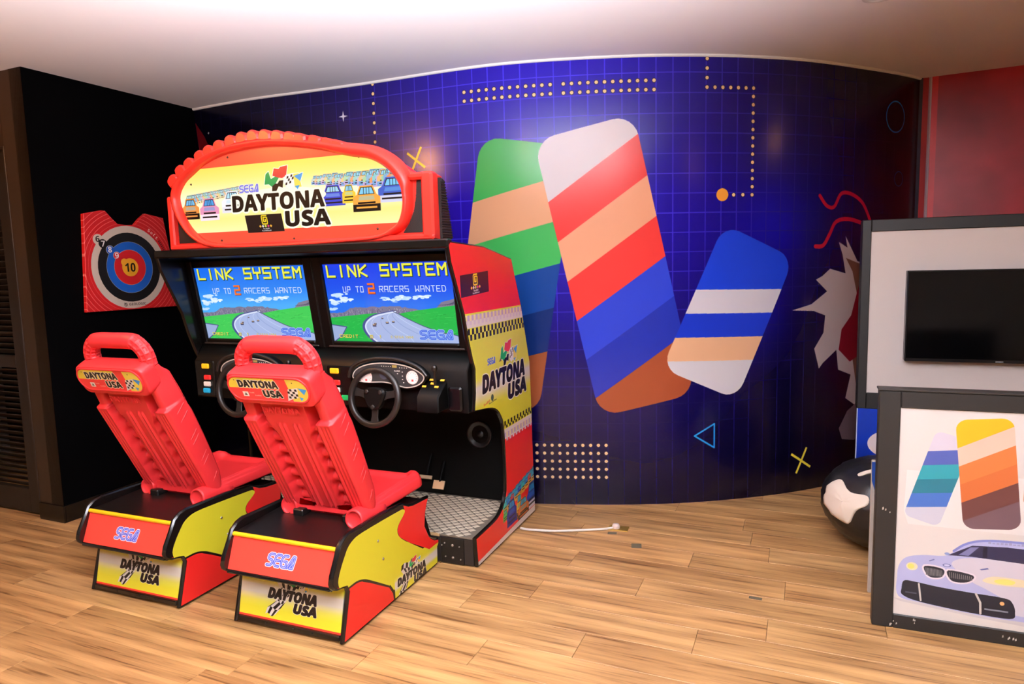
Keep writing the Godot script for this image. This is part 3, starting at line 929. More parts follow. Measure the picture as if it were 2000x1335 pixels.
func monitor_picture(deep: bool) -> ImageTexture:
	var cv := Canvas.new(0, 0.375, 0.69, 0.375, 1024, 556, Color.BLACK)
	var top := hexc(16, 62, 226) if deep else hexc(26, 104, 232)
	var mid := hexc(40, 112, 232) if deep else hexc(74, 166, 240)
	cv.gradient(0, 0.08, 0.69, 0.375, [[0.375, top], [0.26, top.lerp(mid, 0.4)], [0.18, mid]])
	var nz := FastNoiseLite.new()
	nz.seed = 3; nz.frequency = 3.0; nz.fractal_octaves = 3
	cv.o.y += 0.024
	# clouds
	var rng := RandomNumberGenerator.new()
	rng.seed = 21
	for c in [[.07, .25, .05, .012, 16], [.05, .215, .05, .014, 18], [.10, .23, .03, .01, 10], [.40, .235, .10, .009, 22], [.36, .225, .05, .008, 14], [.53, .24, .05, .006, 10], [.02, .185, .03, .006, 8]]:
		for i in c[4]:
			var p := Vector2(c[0] + rng.randfn() * c[2] * .5, c[1] + rng.randfn() * c[3] * .5)
			cv.circ(p, rng.randf_range(.006, .018), hexc(170, 206, 246).lerp(Color.WHITE, rng.randf() * .7), rng.randf_range(.002, .006))
	# cliffs
	var cl := PackedVector2Array([Vector2(0, .10)])
	for i in 41:
		var s := i / 40.0
		var x := s * .55
		var base := lerpf(.155, .172, s)
		var hgt := 0.030 * clampf((s - .14) * 12, .25, 1) * clampf((1.0 - s) * 3.2, 0, 1)
		cl.append(Vector2(x, base + hgt + nz.get_noise_2d(s * 5, 0) * .006))
	cl.append(Vector2(.55, .10))
	cv.fill([cl], hexc(118, 116, 142))
	for i in 170:
		var s := rng.randf()
		var p := Vector2(s * .5, lerpf(.150, .17, s) + rng.randf() * .026 * clampf((s - .1) * 8, .3, 1) * clampf((1.05 - s) * 3, 0, 1))
		cv.line(p, p + Vector2(rng.randf_range(-.004, .004), -rng.randf_range(.003, .010)), .0022, hexc(84, 82, 112) if i % 2 else hexc(158, 152, 170))
	cv.poly([Vector2(.585, .185), Vector2(.60, .195), Vector2(.62, .215), Vector2(.69, .23), Vector2(.69, .17), Vector2(.585, .17)], hexc(126, 120, 140))
	for i in 8: cv.line(Vector2(.60 + .012 * i, .20), Vector2(.69, .206 + .003 * i), .0018, hexc(82, 80, 104))
	# grass
	var gr := hexc(34, 176, 74) if deep else hexc(62, 196, 86)
	cv.poly([Vector2(0, .14), Vector2(.20, .158), Vector2(.27, .164), Vector2(.25, 0), Vector2(0, 0)], gr)
	cv.poly([Vector2(.37, .158), Vector2(.50, .178), Vector2(.69, .20), Vector2(.69, 0), Vector2(.37, 0)], gr)
	for i in 320:
		var p := Vector2(rng.randf() * .69, rng.randf() * .17)
		if p.y < lerpf(.14, .20, p.x / .69) - .01:
			cv.line(p, p + Vector2(rng.randf_range(-.03, .03), rng.randf_range(-.004, .006)), .0025, gr.lerp(hexc(16, 128, 50) if i % 2 else hexc(118, 222, 110), rng.randf() * .5))
	# road and kerbs
	var lft := smooth(v2([.36, .170, .30, .160, .235, .145, .19, .115, .185, .08, .215, .04, .275, 0]), 8, false)
	var rgt := smooth(v2([.36, .170, .385, .160, .43, .138, .52, .10, .62, .07, .69, .055, .69, 0]), 8, false)
	var road := lft.duplicate()
	for i in rgt.size(): road.append(rgt[rgt.size() - 1 - i])
	cv.fill([road], hexc(160, 176, 218))
	for kx in 5:
		var a := PackedVector2Array()
		for i in lft.size():
			var w := float(i) / (lft.size() - 1)
			var q: Vector2 = rgt[mini(i, rgt.size() - 1)]
			a.append(lft[i].lerp(q, 0.12 + 0.17 * kx))
		cv.strokes(a, .0035, hexc(140, 158, 206) if kx % 2 else hexc(184, 198, 232))
	cv.strokes(lft, .013, hexc(70, 82, 142))
	var l2 := PackedVector2Array()
	for p in lft: l2.append(p + Vector2(.012, .0))
	cv.strokes(l2, .008, hexc(206, 216, 240))
	cv.strokes(rgt, .004, hexc(72, 84, 120))
	cv.poly([Vector2(0, .105), Vector2(.085, .095), Vector2(.05, .05), Vector2(0, .02)], hexc(150, 168, 208))
	cv.strokes(v2([0, .105, .085, .095, .05, .05, .0, .02]), .005, hexc(72, 82, 132))
	for c in [[.235, .098, .020], [.245, .108, .013], [.31, .112, .016], [.345, .117, .014], [.29, .135, .010]]:
		cv.rect(c[0], c[1], c[0] + c[2], c[1] + c[2] * .55, hexc(52, 56, 92))
		cv.rect(c[0] + .002, c[1] + c[2] * .3, c[0] + c[2] - .002, c[1] + c[2] * .6, hexc(190, 160, 120))
	cv.o.y -= 0.024
	# lettering
	for pass_ in 2:
		var col := hexc(30, 54, 30) if pass_ == 0 else hexc(228, 226, 70)
		var d := Vector2(.004, -.004) if pass_ == 0 else Vector2()
		cv.arcade("LINK SYSTEM", Vector2(.022, .316) + d, .0600, .040, .049, .0100, col)
	cv.arcade("UP TO", Vector2(.098, .240), .0245, .015, .026, .0034, hexc(214, 220, 240))
	cv.arcade("RACERS WANTED", Vector2(.302, .240), .0275, .018, .026, .0034, hexc(214, 220, 240))
	cv.arcade("2", Vector2(.243, .234), .03, .030, .042, .010, hexc(120, 40, 30))
	cv.arcade("2", Vector2(.241, .236), .03, .030, .042, .0085, hexc(236, 112, 46))
	for pass_ in 2:
		var col := hexc(40, 40, 20) if pass_ == 0 else hexc(222, 206, 92)
		var d := Vector2(.0012, -.0012) if pass_ == 0 else Vector2()
		cv.arcade("CREDIT", Vector2(.036, .018) + d, .0185, .0125, .013, .0034, col)
		cv.arcade("0 1", Vector2(.212, .018) + d, .0255, .0125, .013, .0034, col)
	cv.text("© SEGA 1994", Vector2(.325, .018), Vector2(.125, 0), Vector2(0, .013), hexc(196, 178, 96))
	maker(cv, Vector2(.49, .020), Vector2(.165, 0), Vector2(0, .036), .0062, hexc(150, 178, 232), hexc(44, 88, 214), hexc(150, 178, 232))
	return cv.tex()

func marquee_picture() -> ImageTexture:
	var cv := Canvas.new(-1.51, 1.94, 1.30, 0.46, 1536, 544, hexc(246, 84, 60))
	cv.gradient(-1.51, 1.557, -.21, 1.861, [[1.861, hexc(255, 226, 96)], [1.80, hexc(255, 236, 132)], [1.72, hexc(255, 250, 214)], [1.68, hexc(255, 249, 206)], [1.62, hexc(255, 238, 140)], [1.557, hexc(255, 246, 176)]])
	var rng := RandomNumberGenerator.new()
	rng.seed = 4
	var cs := [hexc(118, 170, 220), hexc(150, 206, 160), hexc(240, 180, 110), hexc(190, 170, 220), hexc(120, 200, 210), hexc(236, 140, 90)]
	for i in 26:                                             # the pack fading into the distance
		var s := i / 26.0
		race_car(cv, lerpf(-1.09, -1.49, s) + rng.randf() * .01, lerpf(1.735, 1.69, s), lerpf(.045, .06, s), lerpf(.036, .05, s), cs[i % 6].lerp(hexc(255, 240, 190), lerpf(.7, .15, s)), hexc(250, 226, 180), hexc(190, 226, 236))
		race_car(cv, lerpf(-.71, -.30, s) + rng.randf() * .01, lerpf(1.735, 1.705, s) + rng.randf() * .012, lerpf(.05, .09, s), lerpf(.04, .075, s), cs[(i * 5) % 6].lerp(hexc(255, 240, 190), lerpf(.6, .05, s)), cs[(i * 3) % 6], hexc(150, 214, 240))
	race_car(cv, -1.235, 1.645, .13, .10, hexc(244, 240, 246), hexc(230, 226, 236), hexc(176, 222, 240))
	race_car(cv, -1.49, 1.625, .11, .10, hexc(240, 150, 70), INK, hexc(120, 190, 236))
	race_car(cv, -1.375, 1.615, .12, .105, hexc(232, 150, 186), hexc(246, 226, 236), hexc(80, 160, 230))
	race_car(cv, -.36, 1.645, .15, .105, hexc(64, 96, 200), hexc(214, 214, 236), hexc(120, 200, 240))
	race_car(cv, -.66, 1.645, .13, .09, hexc(58, 70, 206), hexc(58, 70, 206), hexc(160, 214, 240))
	race_car(cv, -.545, 1.652, .07, .08, hexc(246, 204, 60), hexc(246, 204, 60), hexc(150, 214, 240))
	race_car(cv, -.49, 1.612, .14, .11, hexc(248, 170, 70), INK, hexc(130, 206, 240))
	cv.circ(Vector2(-.89, 1.70), .26, hexc(255, 252, 226), .045)
	logo(cv, Vector2(-1.168, 1.648), Vector2(.525, 0), Vector2(0, .072), .003, false, hexc(255, 252, 232))
	maker(cv, Vector2(-1.12, 1.735), Vector2(.108, 0), Vector2(0, .030), .0045, hexc(250, 246, 240), hexc(124, 124, 222), hexc(124, 124, 222))
	black_sticker(cv, Vector2(-1.085, 1.546), Vector2(.214, 0), Vector2(-.015, .081))
	return cv.tex()

# print of the cabinet's outer side: x is the depth from the front, y the height
func side_picture() -> ImageTexture:
	var cv := Canvas.new(-0.2, 1.48, 0.98, 1.48, 800, 1208, RED)
	cv.gradient(-.2, .52, .78, 1.16, [[1.16, YEL], [.86, YEL.lerp(Color.WHITE, .12)], [.82, hexc(232, 228, 222)], [.78, hexc(232, 226, 196)], [.72, YEL], [.52, YEL]])
	for band in [[1.150, -1.0, 1.095], [.512, 1.0, .563]]:
		cv.rect(-.2, minf(band[0], band[2]), .78, maxf(band[0], band[2]), hexc(232, 222, 214))
		for i in 40:
			var x := -.2 + .042 * i
			var y: float = 1.128 if band[1] < 0 else .520
			cv.rect(x, y, x + .021, y + .024, hexc(196, 172, 206))
			cv.rect(x + .021, y, x + .042, y + .024, hexc(240, 224, 170))
			cv.rect(x + .021, y - .020, x + .042, y, hexc(222, 206, 216))
	for i in 40:
		var x := -.2 + .042 * i
		cv.rect(x, 1.066, x + .021, 1.092, INK)
		cv.rect(x + .021, 1.040, x + .042, 1.066, INK)
		cv.rect(x, .580, x + .021, .602, INK)
		cv.rect(x + .021, .566, x + .042, .580, INK)
	logo(cv, Vector2(.105, .787), Vector2(.53, .008), Vector2(.008, .078), .006)
	maker(cv, Vector2(.168, .909), Vector2(.084, 0), Vector2(0, .025), .0040, hexc(214, 214, 150), hexc(74, 104, 214), hexc(74, 104, 214))
	cv.poly([Vector2(.30, .905), Vector2(.33, .905), Vector2(.325, .925)], hexc(120, 104, 70))
	tiny(cv, Vector2(.11, .724), Vector2(.075, .01), Vector2(0, .012), 6, hexc(214, 120, 70))
	cv.circ(Vector2(.21, .748), .016, hexc(60, 84, 60))
	tiny(cv, Vector2(.17, .722), Vector2(.09, .008), Vector2(0, .008), 8, hexc(96, 96, 60))
	for i in 9:
		race_car(cv, .30 + .05 * i, .145 + .006 * i, .10, .075, [hexc(70, 190, 170), hexc(36, 120, 200), hexc(214, 60, 50), hexc(46, 160, 200), hexc(36, 60, 170)][i % 5], hexc(210, 160, 60), hexc(70, 190, 220))
	race_car(cv, .30, .10, .06, .06, hexc(70, 170, 60), hexc(120, 160, 60), hexc(90, 190, 170))
	race_car(cv, .63, .048, .15, .14, hexc(40, 60, 160), hexc(226, 222, 232), hexc(40, 150, 210))
	race_car(cv, .475, .052, .09, .13, hexc(230, 180, 40), hexc(120, 80, 30), hexc(60, 180, 220))
	race_car(cv, .50, .034, .155, .11, hexc(206, 110, 44), INK, hexc(70, 180, 220))
	race_car(cv, .35, .055, .13, .13, hexc(36, 36, 140), hexc(30, 26, 120), hexc(40, 150, 210))
	cv.poly([Vector2(-.2, 0), Vector2(-.2, .024), Vector2(.78, .046), Vector2(.78, 0)], hexc(232, 226, 218))
	return cv.tex()

# print of a pedestal's outer side
func pedestal_side_picture() -> ImageTexture:
	var cv := Canvas.new(-0.83, 0.42, 0.93, 0.43, 1240, 573, INK)
	cv.gradient(-.43, -.01, .06, .13, [[.13, YEL], [.10, YEL], [.075, hexc(228, 224, 214)], [.05, hexc(228, 224, 208)], [.034, YEL], [-.01, YEL]])
	cv.poly([Vector2(-.8, -.01), Vector2(-.8, .23), Vector2(-.43, .23), Vector2(-.43, .10), Vector2(-.40, .05), Vector2(-.40, -.01)], RED)
	var upper := smooth(v2([-.752, .215, -.762, .25, -.744, .29, -.715, .33, -.695, .352, -.665, .367, -.62, .374, -.50, .372, -.34, .366, -.306, .362, -.293, .348, -.313, .331, -.347, .309, -.358, .284, -.341, .254, -.30, .222, -.269, .203, -.10, .101, .02, .097, .08, .097, .08, .05, -.38, .05, -.43, .084, -.565, .169, -.608, .192, -.651, .204, -.70, .204, -.735, .203]), 3)
	var sh := PackedVector2Array()
	for p in upper: sh.append(p + Vector2(0, -.008))
	cv.fill([sh], INK)  # shadow of the yellow shape, painted just below its edge
	cv.fill([v2([-.76, .16, -.43, .08, -.40, .05, -.398, 0.0, -.76, -.01])], RED)
	cv.strokes(v2([-.39, -.01, -.402, .045, -.428, .082, -.50, .125, -.565, .165, -.608, .188]), .012, INK)
	cv.fill([v2([-.269, .203, -.341, .254, -.358, .284, -.347, .309, -.313, .331, -.293, .348, -.309, .39, -.22, .36, -.08, .35, -.117, .285, -.127, .227, -.095, .171, -.047, .134, .03, .118, .03, .105, -.10, .105])], RED)
	cv.fill([upper], YEL)
	cv.gradient(-.395, -.01, .06, .10, [[.10, YEL], [.085, YEL.lerp(Color.WHITE, .3)], [.075, hexc(228, 224, 214)], [.05, hexc(228, 224, 208)], [.034, YEL], [-.01, YEL]])
	cv.fill([v2([-.76, .15, -.60, .15, -.44, .075, -.412, .04, -.405, -.01, -.76, -.01])], RED)
	cv.strokes(v2([-.397, -.01, -.405, .045, -.43, .08]), .012, INK)
	logo(cv, Vector2(-.372, .053), Vector2(.232, -.010), Vector2(.004, .030), .003, true)
	cv.poly([Vector2(-.41, -.01), Vector2(.1, -.01), Vector2(.1, .004), Vector2(-.41, .006)], INK)
	return cv.tex()

func rear_picture() -> ImageTexture:                         # lower rear panel of a pedestal
	var cv := Canvas.new(-0.25, 0.19, 0.5, 0.19, 800, 304, YEL)
	cv.gradient(-.25, 0, .25, .19, [[.19, YEL], [.17, YEL], [.145, hexc(232, 232, 222)], [.115, hexc(232, 230, 214)], [.085, YEL.lerp(Color.WHITE, .2)], [.06, YEL], [0, YEL]])
	cv.rect(-.25, .012, .25, .027, hexc(238, 60, 44))
	cv.rect(-.25, 0, .25, .012, hexc(30, 26, 26))
	logo(cv, Vector2(-.105, .104), Vector2(.225, .0), Vector2(.008, .036), .0032, true)
	return cv.tex()

func upper_rear_picture() -> ImageTexture:
	var cv := Canvas.new(-0.25, 0.14, 0.5, 0.14, 800, 224, hexc(250, 72, 58))
	maker(cv, Vector2(-.060, .050), Vector2(.118, 0), Vector2(.008, .042), .0060, hexc(252, 232, 246), hexc(66, 86, 204), hexc(186, 196, 250))
	return cv.tex()

func seat_label_picture() -> ImageTexture:
	var cv := Canvas.new(-0.175, 0.045, 0.35, 0.09, 800, 206, hexc(240, 60, 60))
	cv.rect(-.18, .002, .06, .05, hexc(236, 214, 70))
	cv.poly([Vector2(.04, .05), Vector2(.10, .05), Vector2(.085, -.03), Vector2(.045, -.03)], hexc(236, 62, 56))
	cv.poly([Vector2(.09, .05), Vector2(.18, .05), Vector2(.18, -.05), Vector2(.10, -.05)], hexc(238, 216, 84))
	cv.poly([Vector2(.075, -.045), Vector2(.09, .005), Vector2(.135, .012), Vector2(.125, -.03), Vector2(.10, -.035)], hexc(240, 240, 236))
	for i in 16:
		if (i + i / 4) % 2 == 0:
			cv.rect(.085 + .011 * (i % 4), -.033 + .010 * (i / 4), .095 + .011 * (i % 4), -.024 + .010 * (i / 4), INK)
	cv.poly([Vector2(.135, .012), Vector2(.172, .006), Vector2(.155, -.016)], hexc(56, 150, 220))
	cv.poly([Vector2(.13, -.025), Vector2(.148, -.03), Vector2(.135, -.042)], hexc(56, 150, 220))
	for pass_ in 2:
		var col := hexc(246, 240, 214) if pass_ == 0 else INK
		var w := .0045 if pass_ == 0 else .0016
		cv.text("DAYTONA", Vector2(-.128, .006), Vector2(.178, 0), Vector2(0, .028), col, w)
		cv.text("USA", Vector2(-.026, -.033), Vector2(.083, 0), Vector2(0, .028), col, w)
	cv.rect(-.122, -.034, -.096, -.014, hexc(240, 236, 232))
	cv.poly([Vector2(-.116, -.029), Vector2(-.102, -.029), Vector2(-.109, -.018)], hexc(70, 60, 60))
	tiny(cv, Vector2(-.09, -.020), Vector2(.022, 0), Vector2(0, .006), 5, hexc(248, 170, 160))
	tiny(cv, Vector2(-.068, -.031), Vector2(.03, 0), Vector2(0, .005), 7, hexc(248, 170, 160))
	for p in [Vector2(-.142, .034), Vector2(.118, .032), Vector2(-.015, .038)]: cv.circ(p, .0025, hexc(90, 70, 40))
	return cv.tex()

# ------------------------------------------------------------------ the twin racing cabinet
var side_frame := Transform3D(Basis(Vector3(0, 0, -1), Vector3(0, 1, 0), Vector3(1, 0, 0)), Vector3())   # (depth, height, across) -> cabinet axes

func racing_cabinet():
	var c := thing("arcade_cabinet", "big red, yellow and black twin racing arcade cabinet with two lit screens", "arcade machine", CAB, YAW)
	var blk := mat("cabinet black", hexc(4, 4, 4), 0.42, 0.0, 0.35)
	var gloss := mat("trim black", hexc(13, 12, 11), 0.22)
	var matt := mat("footwell black", hexc(2, 2, 2), 0.6, 0.0, 0.25)
	# the two sides
	var outline := smooth_side()
	for s in [[-0.02, 0.0, "side_panel"], [-1.632, -1.612, "side_panel"]]:
		var mb := MB.new()
		mb.xf = side_frame
		mb.extrude(outline, s[0], s[1], 0.004)
		obj(s[2], mb, gloss, c)
	var mb := MB.new()
	mb.xf = side_frame
	mb.uv_o = Vector2(-0.2, 1.48); mb.uv_s = Vector2(0.98, 1.48)
	var inset: PackedVector2Array = Geometry2D.offset_polygon(outline, -0.007)[0]
	mb.extrude(inset, -0.001, 0.0012, 0.0)
	obj("side_print", mb, printed("cabinet side print", side_picture(), 0.35), c, "red and yellow side print with chequered bands")
	# sticker on the side
	var cv := Canvas.new(0, 0.095, 0.29, 0.095, 512, 168, Color.BLACK)
	black_sticker(cv, Vector2(0, 0), Vector2(.29, 0), Vector2(0, .095))
	mb = MB.new()
	mb.xf = side_frame * Transform3D(Basis(Vector3(0, 0, 1), 0.055), Vector3(-0.087, 1.231, 0.0012))
	mb.uv_o = Vector2(0, 0.095); mb.uv_s = Vector2(0.29, 0.095)
	mb.extrude(v2([0, 0, 0.29, 0, 0.29, 0.095, 0, 0.095]), 0, 0.0006, 0.0)
	obj("sticker", mb, printed("black sticker print", cv.tex(), 0.3), c, "black sticker with a yellow emblem")
	# shell between the sides
	mb = MB.new()
	mb.xf = side_frame
	mb.extrude(v2([-.165, 1.462, .16, 1.448, .488, 1.394, .608, 1.15, .714, .85, .728, .594, .748, .07, .748, .03, .70, .03, .70, .85, .45, 1.36, .16, 1.425, -.02, 1.43, -.165, 1.445]), -1.612, -0.02, 0.0)
	obj("back_shell", mb, blk, c)
	mb = MB.new()
	mb.box(Vector3(-1.632, 1.440, 0.150), Vector3(0, 1.478, 0.192), 0.006)
	obj("top_rail", mb, gloss, c)
	mb = MB.new()
	mb.box(Vector3(-1.612, 0.10, -0.54), Vector3(-0.02, 0.96, -0.50), 0.0)
	obj("footwell_wall", mb, matt, c)
	mb = MB.new()
	mb.box(Vector3(-1.612, 0.004, -0.50), Vector3(-0.02, 0.132, 0.0), 0.003)
	obj("footwell_base", mb, mat("worn black", hexc(30, 24, 22), 0.55), c)
	tread_plate(c)
	# monitor surround, tipped forward at the top
	var bez := Transform3D(Basis(Vector3.RIGHT, 0.174), Vector3(0, 1.02, -0.062))
	mb = MB.new()
	mb.xf = bez
	mb.box(Vector3(-1.612, -0.06, -0.03), Vector3(-0.02, 0.42, -0.012), 0.0)
	frame_bars(mb, -1.612, -0.035, -0.819, 0.415, 0.037, 0.053, 0.035, 0.038, -0.012, 0.016, 0.005)
	frame_bars(mb, -0.819, -0.035, -0.02, 0.415, 0.053, 0.064, 0.035, 0.038, -0.012, 0.016, 0.005)
	obj("monitor_surround", mb, blk, c)
	mb = MB.new()
	mb.xf = bez
	for x in [[-1.59, -0.85], [-0.79, -0.055]]:
		mb.box(Vector3(x[0], -0.028, 0.014), Vector3(x[1], -0.018, 0.022), 0.003)
	obj("surround_trim", mb, mat("trim brown black", hexc(40, 34, 31), 0.4), c)
	var k := 0
	for x in [[-1.574, -0.873], [-0.765, -0.085]]:
		mb = MB.new()
		mb.xf = bez
		mb.uv_o = Vector2(x[0], 0.376); mb.uv_s = Vector2(x[1] - x[0], 0.376)
		mb.extrude(v2([x[0], 0, x[1], 0, x[1], 0.376, x[0], 0.376]), -0.012, 0.002, 0.0)
		obj("screen", mb, glowing("monitor glow %d" % k, monitor_picture(k == 1), SCREEN_E), c, ["lit screen on the left showing a pale blue sky over a race track", "lit screen on the right showing a deep blue sky over a race track"][k])
		face_light(c, "screen_light", bez * Vector3((x[0] + x[1]) * 0.5, 0.19, 0.03), Vector2(0.66, 0.34), 0.012, hexc(110, 160, 255))
		k += 1
	# console
	mb = MB.new()
	mb.xf = side_frame
	mb.extrude(v2([-.005, .715, -.012, .902, .055, .985, .10, .985, .10, .715]), -1.612, -0.02, 0.004)
	obj("console", mb, blk, c)
	for s in [0.0, -0.8]: driving_controls(c, s)
	# buttons
	var cols := {"yellow": hexc(240, 190, 30), "red": hexc(206, 38, 36), "white": hexc(226, 214, 204), "cyan": hexc(30, 160, 206), "green": hexc(20, 160, 78)}
	for bx in [[-1.602, -1.475], [-0.765, -0.625]]:
		mb = MB.new()
		mb.box(Vector3(bx[0], 0.722, 0.006), Vector3(bx[1], 0.908, 0.016), 0.004)
		obj("button_panel", mb, gloss, c)
	for bt in [[-1.525, .882, "yellow", 1.1], [-1.517, .823, "red", 1], [-1.521, .788, "white", 1], [-1.527, .753, "cyan", 1], [-.714, .886, "yellow", 1.15], [-.708, .829, "red", 1], [-.711, .793, "white", 1], [-.708, .757, "cyan", 1], [-.658, .758, "green", 1]]:
		mb = MB.new()
		mb.box(Vector3(-.023, -.0125, 0) * bt[3], Vector3(.023, .0125, .012), 0.004)
		var m := mat("button " + bt[2], cols[bt[2]], 0.35)
		m.emission_enabled = true; m.emission = cols[bt[2]]; m.emission_energy_multiplier = 0.25
		var o := obj("button", mb, m, c, bt[2] + " rectangular push button")
		o.position = Vector3(bt[0], bt[1], 0.016)
	# speaker, pedals, bracket
	var sp := MB.new()
	sp.xf = Transform3D(Basis(Vector3.RIGHT, PI / 2), Vector3(-0.205, 0.487, -0.498))
	sp.lathe([Vector2(0.072, -0.002), Vector2(0.072, 0.008), Vector2(0.066, 0.010), Vector2(0.060, 0.004), Vector2(0.030, -0.010), Vector2(0.026, -0.008), Vector2(0.014, 0.004), Vector2(0.001, 0.006)], 40)
	obj("speaker", sp, mat("speaker black", hexc(26, 26, 27), 0.35), c)
	for p in [[-0.437, 0.202, 0.068, 0.047], [-0.515, 0.238, 0.078, 0.020]]:
		mb = MB.new()
		mb.xf = Transform3D(Basis(Vector3.RIGHT, -0.5), Vector3(p[0], p[1], -0.46))
		mb.box(Vector3(-p[2] / 2, -p[3] / 2, 0), Vector3(p[2] / 2, p[3] / 2, 0.008), 0.002)
		var o := obj("pedal", mb, mat("pedal metal", hexc(206, 184, 150), 0.4, 0.3), c)
		var arm := MB.new()
		arm.tube(PackedVector3Array([Vector3(p[0], p[1] - 0.01, -0.465), Vector3(p[0] + 0.01, p[1] + 0.06, -0.475), Vector3(p[0] + 0.015, p[1] + 0.12, -0.505)]), 0.009, 8)
		obj("pedal_arm", arm, matt, o)
	for x in [-0.125, -0.925]:
		mb = MB.new()
		mb.box(Vector3(x - 0.062, 0.005, 0.0), Vector3(x + 0.058, 0.126, 0.004), 0.001)
		var br := obj("bracket", mb, mat("bracket black", hexc(24, 21, 20), 0.4, 0.3), c)
		for bx in [[0, .093, .006], [0.001, .034, .006], [-.04, .10, .0035], [-.037, .036, .0035], [.035, .09, .0035], [.04, .03, .0035], [-.055, .088, .0035]]:
			var bo := MB.new()
			bo.xf = Transform3D(Basis(Vector3.RIGHT, PI / 2), Vector3(x + bx[0], bx[1], 0.004))
			bo.lathe([Vector2(bx[2], 0), Vector2(bx[2] * .9, .003), Vector2(bx[2] * .4, .0045), Vector2(0.0003, .0048)], 12)
			obj("bolt", bo, mat("bolt steel", hexc(170, 164, 156), 0.35, 0.8), br)
	marquee(c)

# the light that a glowing face sends out, as large as the face and just in front of it
func face_light(c: Node3D, called: String, at: Vector3, size: Vector2, energy: float, col: Color):
	var l := AreaLight3D.new()
	l.name = called
	c.add_child(l, true)
	l.position = at
	l.rotation.y = PI                        # an area light shines along its own -z
	l.area_size = size
	l.area_range = 8.0; l.area_attenuation = 2.0
	l.light_energy = energy; l.light_color = col; l.shadow_enabled = true

func smooth_side() -> PackedVector2Array:
	var p := v2([0.0, .004, .757, .004, .757, .07, .738, .423, .735, .594, .72, .85, .614, 1.154, .493, 1.399, .163, 1.454, -.17, 1.469, -.186, 1.455, -.185, 1.44, -.171, 1.382, -.115, 1.27, -.059, 1.157, -.031, 1.055, .010, .95, .032, .909, .028, .80, .013, .719])
	p.append_array(smooth(v2([.013, .719, .15, .703, .226, .688, .275, .665, .312, .63, .336, .588, .346, .499, .352, .38, .353, .279, .344, .235, .318, .195, .28, .170, .216, .153, .10, .148, -.015, .146]), 4, false).slice(1))
	return p

func tread_plate(c: Node3D):
	var al := mat("tread plate", hexc(112, 104, 90), 0.45, 0.25)
	var mb := MB.new()
	mb.box(Vector3(-1.612, 0.132, -0.50), Vector3(-0.02, 0.140, 0.004), 0.001)
	var pl := obj("tread_plate", mb, al, c, "silver diamond-tread metal footplate")
	var tp := MB.new()
	var row := 0
	var z := -0.008
	while z > -0.49:
		var x := -1.60 + (0.026 if row % 2 else 0.0)
		while x < -0.04:
			var top := PackedVector2Array([Vector2(x - .015, z + .004), Vector2(x + .001, z + .013), Vector2(x + .015, z - .004), Vector2(x - .001, z - .013)])
			var m := Vector2(x, z)
			for i in 4:
				var a := Vector3(top[i].x, .1425, top[i].y)
				var b := Vector3(top[(i + 1) % 4].x, .1425, top[(i + 1) % 4].y)
				var p: Vector2 = m + (top[i] - m) * 1.35
				var q: Vector2 = m + (top[(i + 1) % 4] - m) * 1.35
				var d := Vector3(p.x, .1399, p.y)
				var e := Vector3(q.x, .1399, q.y)
				var nn := (a + b) * 0.5 - Vector3(m.x, .1425, m.y)
				nn = (nn.normalized() + Vector3.UP * 1.2).normalized()
				tp.quad(d, e, b, a, nn)
			tp.quad(Vector3(top[0].x, .1425, top[0].y), Vector3(top[1].x, .1425, top[1].y), Vector3(top[2].x, .1425, top[2].y), Vector3(top[3].x, .1425, top[3].y), Vector3.UP)
			x += 0.052
		row += 1
		z -= 0.0245
	obj("tread_pattern", tp, mat("tread tops", hexc(214, 204, 182), 0.36, 0.25), pl).set_meta("kind", "stuff")
	var ed := MB.new()
	ed.box(Vector3(-0.26, 0.128, 0.001), Vector3(-0.19, 0.142, 0.007), 0.001)
	obj("torn_edge", ed, mat("bare wood", hexc(196, 160, 110), 0.7), c, "chipped bare wood edge")

